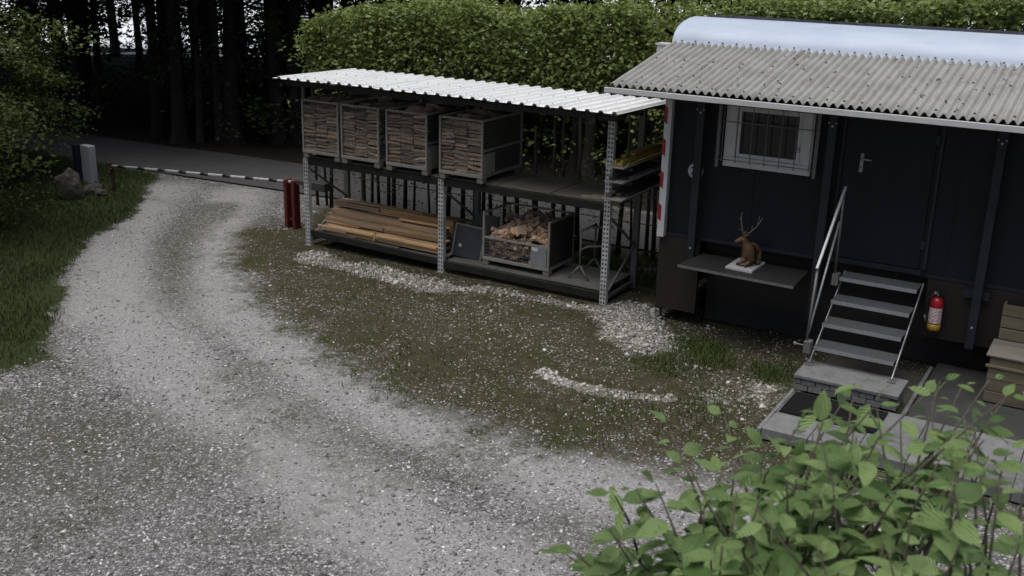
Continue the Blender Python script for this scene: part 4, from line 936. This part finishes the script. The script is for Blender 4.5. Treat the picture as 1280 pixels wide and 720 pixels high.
# ------------------------------------------------------------------ barrier, sign box, rocks
bar = thing('barrier_gate', 'long white boom barrier with dark bands across the gravel entrance on two dark red posts', 'barrier', (-13.05, 14.3, 0))
A, B_ = Vector((-17.87,14.3,.56)), Vector((-12.9,14.3,.87))
bm_ = MB().tube([A, B_], .029, 10).build('boom', M['boom'], bar, True)
for k in range(8):
    t0 = .035+k*.118; p, q_ = A.lerp(B_, t0), A.lerp(B_, t0+.042); MB().tube([p, q_], .0302, 10).build('band', M['boomdark'], bm_, True)
for x in (-13.15, -12.97): MB().box((x-.036,14.22,0), (x+.036,14.38,.90)).build('post', M['redpost'], bar, bevel=.006)
MB().box((-13.11,14.26,.15), (-13.01,14.34,.18)).build('post_tie', M['redpost'], bar)
MB().tube([(-13.2,14.3,.86),(-12.92,14.3,.86)], .02).build('pivot', M['darkgrey'], bar)
MB().box((-12.72,14.20,.80), (-12.2,14.40,.95)).build('counterweight', M['darkgrey'], bar, bevel=.01)
MB().bar((-12.93,14.3,.87), (-12.7,14.3,.88), .06, .06).build('boom_root', M['darkgrey'], bar)
t = thing('boom_rest', 'thin rusty post holding the far end of the barrier boom', 'post', (-17.92, 14.32, 0))
MB().box((-17.95,14.29,0), (-17.89,14.35,.62)).build('post', M['rust'], t)
MB().bar((-17.99,14.26,.50), (-17.85,14.26,.50), .03, .03).bar((-17.985,14.26,.50), (-17.985,14.26,.62), .03, .02).build('fork', M['rust'], t)
t = thing('notice_box', 'pale grey upright box with a dark blue left side standing by the entrance', 'box', (-19.1, 14.7, 0))
MB().box((-19.22,14.58,.0), (-18.90,14.74,.80), rot=(0,0,-.1)).build('cabinet', mat('pale_grey_box', (.27,.29,.32), (.32,.335,.365), .5), t, bevel=.01)
MB().box((-19.36,14.50,.05), (-19.235,14.62,.80), rot=(0,0,-.1)).build('blue_side', M['blueside'], t)
def rock(label, loc, s, seed, cat='boulder'):
    q = np.random.default_rng(seed); import bmesh
    bm = bmesh.new(); bmesh.ops.create_icosphere(bm, subdivisions=3, radius=1)
    for v in bm.verts:
        n = mnoise.noise(v.co*1.3+Vector((seed*3.1, 0, 0)))*.35+mnoise.noise(v.co*3.5+Vector((0, seed, 0)))*.12; v.co *= 1+n; v.co = Vector((v.co.x*s[0], v.co.y*s[1], v.co.z*s[2]))
    me = bpy.data.meshes.new('boulder'); bm.to_mesh(me); bm.free(); me.materials.append(M['boulder'])
    return tag(link('boulder', me, None, loc, (0, 0, seed)), label, cat)
rock('upright grey boulder standing in the dark grass left of the pale box', (-18.1,13.4,.24), (.26,.2,.36), 1)
rock('low dark boulder on the ground in front of the pale box', (-18.15,14.0,.08), (.22,.18,.13), 2)
rock('small pale flat rock nearest the barrier end post, beside the pale box', (-17.85,13.95,.06), (.13,.1,.08), 3)

# ------------------------------------------------------------------ hedge with wire fence
hd = thing('hornbeam_hedge', 'tall dense green hornbeam hedge running behind the rack and the trailer', 'hedge', (-6, 16.0, 0))
def htop(x): return 3.72+.062*(x+14)-.45*np.clip((-13.1-x)/1.0, 0, 1)**1.5
def hsamp(n):
    x = np.where(rng.random(n) < .02, rng.uniform(-14.6, -13.4, n), rng.uniform(-13.9, 7, n)); side = rng.random(n); hf = htop(x)+.22*(vnoise(np.stack([x, x*0], 1), .9, 2)-.4)+.2*(vnoise(np.stack([x, x*0+3], 1), 3.1, 5)-.45)
    z = 1.3+(hf-1.3)*rng.random(n)**.75; y = np.where(side < .72, 15.62+rng.exponential(.13, n), rng.uniform(15.6, 16.5, n))
    top = rng.random(n) < .22; z = np.where(top, hf-rng.exponential(.07, n), z); y = np.where(top, rng.uniform(15.55, 16.55, n), y)
    y += .12*(vnoise(np.stack([x, z], 1), 1.9, 7)-.5)
    keep = rng.random(n) < (sstep(z, 2.2, 3.05)*.95+.05)*(.25+.75*sstep(vnoise(np.stack([x, z], 1), 1.4, 31)*.6+vnoise(np.stack([x, z], 1), 4, 33)*.4, .28, .55))*sstep(x, -14.5, -13.2)
    return np.stack([x, y, z], 1)[keep]
P = clumps(13000, 4, lambda n: hsamp(int(n*1.6))[:n] if True else None, .06) if False else None
c_ = hsamp(27000); P = np.repeat(c_, 4, 0)+rng.normal(size=(len(c_)*4, 3))*[.07,.05,.06]
sp = hsamp(1500); sp = sp[sp[:, 2] > 3.2]; sp[:, 2] += rng.uniform(0, .22, len(sp)); P = np.concatenate([P, sp])
V, Fc = leaf_cloud(P-np.array([-6, 16.0, 0]), .092, 1.0, .62)
o = link('foliage', np_mesh('foliage', V, Fc, M['hedgeleaf']), hd); o['kind'] = 'stuff'
n = 26000; P = np.stack([rng.uniform(-13.5, 7, n), rng.normal(16.15, .13, n), 0*np.arange(n)], 1); P[:, 2] = 1.5+(htop(P[:, 0])-.12-1.5)*rng.random(n)**.85
P = P[rng.random(n) < sstep(P[:, 2], 2.2, 2.95)*.94+.06]; V, Fc = leaf_cloud(P-np.array([-6, 16.0, 0]), .115, 1.3, .75); o = link('inner_foliage', np_mesh('inner_foliage', V, Fc, M['hedgeleaf']), hd); o['kind'] = 'stuff'
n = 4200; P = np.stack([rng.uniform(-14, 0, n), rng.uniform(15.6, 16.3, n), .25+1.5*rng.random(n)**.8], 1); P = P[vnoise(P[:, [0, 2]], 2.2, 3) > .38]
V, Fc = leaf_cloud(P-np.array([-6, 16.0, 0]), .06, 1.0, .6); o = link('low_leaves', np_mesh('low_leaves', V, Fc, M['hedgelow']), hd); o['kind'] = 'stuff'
rr = random.Random(3); x = -13.9
while x < -4.2:
    lean = rr.uniform(-.12, .12); y = 15.95+rr.uniform(-.2, .2); r = rr.uniform(.018, .042)
    MB().tube([(x,y,-.03),(x+lean*.4,y,.9),(x+lean*.7+rr.uniform(-.05,.05),y,1.8),(x+lean,y,3.1)], [r*1.2,r,r*.85,r*.4], 6).build('stem', M['stem'], hd, True)
    if rr.random() < .6: MB().tube([(x+lean*.3,y,.6+rr.random()*.5),(x+rr.uniform(-.4,.4),y-.1,1.5+rr.random()*.4)], [r*.5,r*.25], 5).build('twig', M['stem'], hd)
    x += rr.uniform(.13, .34)
fe = thing('wire_fence', 'low dark wire fence with thin posts in front of the hedge stems', 'fence', (-9, 15.55, 0))
for x in np.arange(-12.4, -3.9, 2.5): MB().box((x-.03,15.52,-.05), (x+.03,15.58,1.35)).build('post', M['stem'], fe)
for z in (.35, .8, 1.25): MB().tube([(-12.6,15.5,z),(-4,15.5,z)], .008, 5).build('wire', M['stem'], fe)

# ------------------------------------------------------------------ conifer wood across the road
def trunk_mesh(seed):
    q = random.Random(seed); V = []; F = []; n = 10; H = 17
    zs = [0,.15,.4,.9,1.6,2.5,3.5,4.6,6,8,11,14,H]
    for z in zs:
        r = (.145*(1-z/H*.8))*(1+.55*math.exp(-z*3.2)); ox, oy = .05*math.sin(z*.7+seed), .05*math.cos(z*.5+seed)
        for k in range(n):
            a = 2*math.pi*k/n; rr_ = r*(1+.09*mnoise.noise(Vector((math.cos(a)*1.5, math.sin(a)*1.5, z*.9+seed*7)))+.12*math.exp(-z*2)*math.cos(a*4+seed)); V.append((ox+rr_*math.cos(a), oy+rr_*math.sin(a), z-.05))
    for i in range(len(zs)-1):
        for k in range(n): F.append((i*n+k, i*n+(k+1) % n, (i+1)*n+(k+1) % n, (i+1)*n+k))
    return mesh_from('trunk', V, F, M['trunk'], True)
def crown_mesh(seed):
    P = []; q = np.random.default_rng(seed)
    for z in np.arange(4.9, 17.2, .34):
        rad = 2.6*(1-(z-4.9)/13.)**.8+.15; nb = 11
        for k in range(nb):
            a = q.uniform(0, 6.28); t = q.uniform(.15, 1, 7); rr_ = rad*t*q.uniform(.8, 1.1)
            P.append(np.stack([np.cos(a)*rr_, np.sin(a)*rr_, z-.35*t*t*rad*.5+q.normal(0, .07, 7)], 1))
    P = np.concatenate(P); V, Fc = leaf_cloud(P, .62, .55, .45); return np_mesh('crown', V, Fc, M['needle'])
def dead_mesh(seed):
    q = random.Random(seed); b = MB()
    for k in range(20):
        z = q.uniform(1.3, 5.2); a = q.uniform(0, 6.28); L = q.uniform(.5, 1.7); d = Vector((math.cos(a), math.sin(a), 0)); p = Vector((0,0,z))+d*.15
        e = p+d*L+Vector((0,0,-.15*L)); b.tube([p, p+d*L*.5+Vector((0,0,.02)), e], [.016,.011,.004], 4)
        for _ in range(3):
            s = p.lerp(e, q.uniform(.3, .95)); b.tube([s, s+Vector((q.uniform(-.3,.3), q.uniform(-.3,.3), -q.uniform(.05,.3)))], [.006,.002], 3)
    return mesh_from('dead_branches', b.v, b.f, M['trunk'])
def bough_mesh(seed):
    q = np.random.default_rng(seed); P = []
    for k in range(30):
        a = q.uniform(0, 6.28); z = q.uniform(1.9, 5.2); L = q.uniform(.9, 2.2); t = q.uniform(.25, 1, 26)
        P.append(np.stack([np.cos(a)*L*t+q.normal(0, .08, 26), np.sin(a)*L*t+q.normal(0, .08, 26), z-.4*t*t*L*.5-q.exponential(.1, 26)], 1))
    V, Fc = leaf_cloud(np.concatenate(P), .17, .6, .45); return np_mesh('green_boughs', V, Fc, M['needle'])
TR = [trunk_mesh(s) for s in range(4)]; CR = [crown_mesh(s) for s in range(3)]; DE = [dead_mesh(s) for s in range(3)]; BO = [bough_mesh(s) for s in range(3)]
def conifer(x, y, s, label, group, k, bough=False, zrot=None):
    t = thing('conifer', label, 'conifer tree', (x, y, 0), group); t.rotation_euler = (random.uniform(-.015,.015), random.uniform(-.015,.015), zrot if zrot is not None else random.uniform(0, 6.28)); t.scale = (s, s, random.uniform(.92, 1.1))
    tr = link('trunk', TR[k % 4], t); link('dead_branches', DE[k % 3], t)['kind'] = 'stuff'; link('crown', CR[k % 3], t)['kind'] = 'stuff'
    if bough: link('green_boughs', BO[k % 3], t)['kind'] = 'stuff'
    return t
GF = 'conifers along the far side of the road'
hero = [(-22.4,19.5,1.0,'conifer with green low boughs beyond the pale box, leftmost in the row along the road',1), (-21.3,19.2,1.25,'stout dark conifer trunk rising beyond the left half of the boom barrier',0),
        (-20.85,19.5,.6,'thin dark conifer trunk just right of the stout one beyond the boom',0), (-20.5,19.9,.85,'medium dark conifer trunk left of the thickest trunk beyond the road',0),
        (-20.25,20.2,.5,'slender leaning conifer trunk touching the left of the thickest trunk beyond the road',0), (-20.1,20.0,1.45,'thickest conifer trunk beyond the road, left of the rack roof corner',0),
        (-19.7,20.9,.45,'very slender conifer trunk in the bright gap left of the rack roof',0), (-19.15,20.6,1.15,'conifer with lighter grey-brown bark right behind the left tip of the rack roof',0),
        (-18.75,20.9,1.3,'dark stout conifer behind the left end of the rack, right of the light-barked one',0), (-18.3,21.3,.9,'dark conifer partly behind the rack roof corner and hedge end',0)]
for k, (x, y, s, lab, bo) in enumerate(hero): conifer(x, y, s, lab, GF, k, bool(bo) or k in (2, 6, 7))
hx = [(-16.3,22,.8),(-15.7,22.4,.6),(-15.35,21.8,.75),(-14.9,22.2,1.1),(-14.3,23,.8),(-13.1,21.6,1.1),(-11.5,22.5,.75),(-10.8,21.9,.95),(-10.2,23,.8),(-8.4,22,.9),(-6.6,22.5,.8),(-4.5,22,1.),(-2.4,22.6,.9),(0,22,1.)]
ORD = 'first second third fourth fifth sixth seventh eighth ninth tenth eleventh twelfth thirteenth fourteenth'.split()
for k, (x, y, s) in enumerate(hx): conifer(x, y, s, ORD[k]+' conifer trunk from the left showing above the hedge top', 'conifers seen over the hedge', k)
placed = [(h_[0], h_[1]) for h_ in hero]+[(h_[0], h_[1]) for h_ in hx]; rr = random.Random(12); n = 0
while n < 125:
    x = rr.uniform(-42, 6); y = rr.uniform(22.5, 34)
    if x < -24: y = rr.uniform(17.5, 33)
    if min((x-a)**2+(y-b)**2 for a, b in placed) < 2.0: continue
    placed.append((x, y)); n += 1; conifer(x, y, rr.uniform(.6, 1.25), 'slim dark conifer deep in the wood behind the front row of trunks', 'conifers deep in the wood', n, rr.random() < .8)
# trees on the left of the yard keep that corner dark
for k, (x, y) in enumerate(((-22.5,12.5),(-24,9),(-21.5,7.5),(-26,13.5),(-25,5.5),(-20,4),(-28,10),(-29,6.5))):
    conifer(x, y, rr.uniform(.9, 1.2), 'dark conifer behind the leafy branches at the left edge of the yard', 'conifers left of the yard', k, True)
# understory shrubs across the road
def shrub_mesh(seed, mat_, n=420, size=.15):
    q = np.random.default_rng(seed); c = q.normal(size=(40, 3))*[.55,.45,.35]+[0,0,.75]; P = np.repeat(c, n//40, 0)+q.normal(size=(n//40*40, 3))*.16; P[:, 2] = np.abs(P[:, 2])
    V, Fc = leaf_cloud(P, size, .8, .6); return np_mesh('foliage', V, Fc, mat_)
def stemset(seed):
    q = random.Random(seed); b = MB()
    for k in range(6): b.tube([(q.uniform(-.1,.1),q.uniform(-.1,.1),-.05),(q.uniform(-.4,.4),q.uniform(-.4,.4),.6),(q.uniform(-.8,.8),q.uniform(-.7,.7),1.2)], [.015,.01,.004], 5)
    return mesh_from('stems', b.v, b.f, M['stem'])
SH = [shrub_mesh(s, M['beechleaf'], 640, .11) for s in range(3)]; SS = [stemset(s) for s in range(3)]
for k in range(70):
    x = rr.uniform(-30, 3); y = rr.uniform(20.5, 33)
    t = thing('wood_shrub', 'low dark green shrub on the shaded floor of the wood', 'shrub', (x, y, 0), 'shrubs in the wood'); t.rotation_euler.z = rr.uniform(0, 6.28); s = rr.uniform(.5, 1.1)*(1+(y-20)*.11); t.scale = (s*1.3, s*1.3, s)
    link('foliage', SH[k % 3], t)['kind'] = 'stuff'; link('stems', SS[k % 3], t)['kind'] = 'stuff'
# leafy tree overhanging from the left
def leafy_tree(x, y, label, seed, n=7500, zc=3.4, ext=(2.1,2.1,1.9)):
    t = thing('leafy_tree', label, 'tree', (x, y, 0), 'leafy trees at the left edge'); q = np.random.default_rng(seed); rr2 = random.Random(seed)
    b = MB().tube([(0,0,-.05),(.05,0,1.2),(-.05,.1,2.6),(.1,0,4.8)], [.12,.10,.08,.03], 8); link('trunk', mesh_from('trunk', b.v, b.f, M['trunk'], True), t)
    b = MB(); cl = []
    for k in range(46):
        a = q.uniform(0, 6.28); z = q.uniform(.9, 5.2); L = ext[0]*q.uniform(.5, 1)*(1-.5*abs(z-zc)/2.6); e = Vector((math.cos(a)*L, math.sin(a)*L, z-.25*L+.1)); s = Vector((0,0,min(4.6, z+.1)))
        b.tube([s, s.lerp(e, .5)+Vector((0,0,.12)), e], [.02,.012,.004], 5)
        m_ = n//46; tt = q.uniform(.3, 1.05, m_); pts = np.array(s)[None]*(1-tt[:, None])+np.array(e)[None]*tt[:, None]; pts[:, 2] += .12*np.sin(tt*3.1)
        cl.append(pts+q.normal(size=(m_, 3))*[.2,.2,.09])
    link('branches', mesh_from('branches', b.v, b.f, M['stem']), t)['kind'] = 'stuff'
    V, Fc = leaf_cloud(np.concatenate(cl), .085, .5, .6); link('foliage', np_mesh('foliage', V, Fc, M['beechleaf']), t)['kind'] = 'stuff'; return t
leafy_tree(-17.6, 10.6, 'leafy tree with drooping green branches nearest the left edge above the grass verge', 1, 17000, 3.4, (2.9,2.9,1.9))
leafy_tree(-20.6, 13.8, 'leafy tree behind the nearest one, its branches hanging above the pale box', 2, 13000, 3.4, (2.7,2.7,1.9))
leafy_tree(-22.3, 14.9, 'leafy tree beside the road behind the pale box, light green low branches', 6, 9000, 3.3, (2.6,2.6,1.9))
leafy_tree(-19.6, 9.0, 'dark leafy tree farthest left, filling the corner behind the verge', 3, 12000, 2.6)
for k, (x, y, s) in enumerate(((-18.9,12.3,1.0),(-17.4,11.3,.55),(-20,12.8,1.1),(-19.9,11.2,1.1),(-18.6,10.2,.8),(-16.6,9.6,.45))):
    t = thing('verge_shrub', 'dark shrub in the shade of the leafy trees left of the verge', 'shrub', (x, y, 0), 'shrubs under the left trees'); t.scale = (s, s, s); t.rotation_euler.z = k*1.3
    link('foliage', SH[k % 3], t)['kind'] = 'stuff'; link('stems', SS[k % 3], t)['kind'] = 'stuff'

# ------------------------------------------------------------------ foreground shrub close to the camera
fs = thing('leafy_shrub', 'large green leafy shrub close in front at the lower right corner', 'shrub', (-.25, 1.9, 0))
TIPS = [[-.80,1.60,3.95],[-.74,1.50,4.03],[-0.768,1.581,3.977],[-0.66,1.583,4.139],[-0.65,1.815,4.093],[-0.663,2.054,4.101],[-0.527,1.899,4.126],[-0.452,1.855,4.215],[-0.394,2.012,4.221],[-0.303,1.83,4.241],[-0.287,2.186,4.192],[-0.19,2.016,4.237],[-0.137,2.165,4.228],[-0.064,1.985,4.281],[-0.346,1.677,4.224],[-0.442,1.602,4.176],[-0.548,1.635,4.104],[-0.246,1.722,4.188],[-0.169,1.777,4.216],[-0.094,1.717,4.265],[-0.585,1.588,4.035],[-0.422,1.476,4.133],[-0.328,1.541,4.16],[-0.214,1.503,4.205],[-0.123,1.561,4.219],[-0.046,1.607,4.221],[-0.157,2.125,4.152],[-0.393,2.093,4.11]]
def leaf_mesh(seed):
    q = random.Random(seed); n = 6; V = []; F = []; wmax = q.uniform(.22, .31); droop = q.uniform(.05, .45); cup = q.uniform(-.04, .16); tw = q.uniform(-.25, .25); bend = q.uniform(-.08, .08)
    for i in range(n+1):
        t = i/n; w = wmax*math.sin(math.pi*min(1, t**.82))**.85*(1-.18*t) if 0 < t < 1 else .004; z = -droop*t*t; y0 = bend*t*t
        for s_ in (-1, -.5, 0, .5, 1):
            edge = (1+q.uniform(-.09,.09)) if abs(s_) == 1 else 1
            V.append((t-abs(s_)*.05, y0+s_*w*edge, z+cup*abs(s_)*w*2+tw*t*s_*w+(.014*math.sin(i*3.1) if abs(s_) == .5 else 0)+q.uniform(-.014,.014)*abs(s_)))
    for i in range(n):
        for k in range(4): F.append((5*i+k, 5*i+5+k, 5*i+6+k, 5*i+k+1))
    V += [(-.16, -.006, .01), (-.16, .006, .01)]; k = len(V); F.append((k-2, 2, 3, k-1))
    V = [(x*.065, y*.065, z*.065) for x, y, z in V]
    return mesh_from('leaf', V, F, M['shrubleaf'], True)
LM = [leaf_mesh(s) for s in range(16)]
rr = random.Random(31); o0 = origin_of(fs)
forks = [Vector(p) for p in ((-.42,1.72,3.45),(-.25,1.85,3.5),(-.08,1.8,3.5),(-.5,1.75,3.6),(-.2,1.65,3.55),(.0,1.7,3.55))]
for p in forks: MB().tube([(-.22+rr.uniform(-.15,.15),1.9+rr.uniform(-.1,.1),-.03), ((p.x-.22)/2,(p.y+1.9)/2,1.8), tuple(p)], [.022,.017,.011], 7).build('branch', M['twig'], fs, True)
rest = []
def leafy_branch(tp, nl, single, t_from):
    tp = Vector(tp); f = min(forks, key=lambda p: (p-tp).length+rr.uniform(0, .15)); mid = f.lerp(tp, .55)+Vector((rr.uniform(-.07,.07), rr.uniform(-.05,.05), rr.uniform(-.02,.03)))
    pts = [f, f.lerp(mid, .5)+Vector((rr.uniform(-.03,.03), 0, .01)), mid, mid.lerp(tp, .5)+Vector((rr.uniform(-.025,.025),rr.uniform(-.025,.025),.01)), tp]
    MB().tube(pts, [.0055,.0045,.0036,.0026,.0014], 6).build('branch', M['twig'], fs, True)
    for k in range(nl):
        t = t_from+(1-t_from)*k/(nl-1); s = t*4; j = min(3, int(s)); p = pts[j].lerp(pts[j+1], s-j); d = (pts[j+1]-pts[j]).normalized()
        a = k*2.4+rr.uniform(-.5, .5); u_ = d.orthogonal().normalized(); w_ = d.cross(u_); side = u_*math.cos(a)+w_*math.sin(a)
        direc = (d*.9+side*.35) if k == nl-1 else side*rr.uniform(.7, 1.1)+d*rr.uniform(.1, .6)
        direc.z = direc.z*.45-rr.uniform(-.05,.2); direc.normalize()
        upv = Vector((rr.uniform(-.8,.8), rr.uniform(-.9,.4), 1)).normalized(); yv = upv.cross(direc).normalized(); zv = direc.cross(yv)
        sc = rr.choice((.5,.8,.95,1.05,1.15,1.35))*rr.uniform(.9,1.1)*(1 if k < nl-2 else .6); mt_ = Matrix((direc*sc, yv*sc, zv*sc)).transposed(); mw = Matrix.Translation(p-o0+direc*.012) @ mt_.to_4x4()
        if single: o = link('leaf', rr.choice(LM), fs); o.matrix_local = mw
        else: rest.append((rr.choice(LM), mw))
for tp in TIPS: leafy_branch(tp, 10, True, .55)
for i in range(66):
    a = Vector(rr.choice(TIPS)); b_ = Vector(rr.choice(TIPS)); tp = a.lerp(b_, rr.uniform(.1, .5))+Vector((rr.uniform(-.04,.07), rr.uniform(-.08,.12), rr.uniform(-.09,.075))); leafy_branch(tp, 11, False, .5)
joined('leaves_behind', None, rest, M['shrubleaf'], fs)
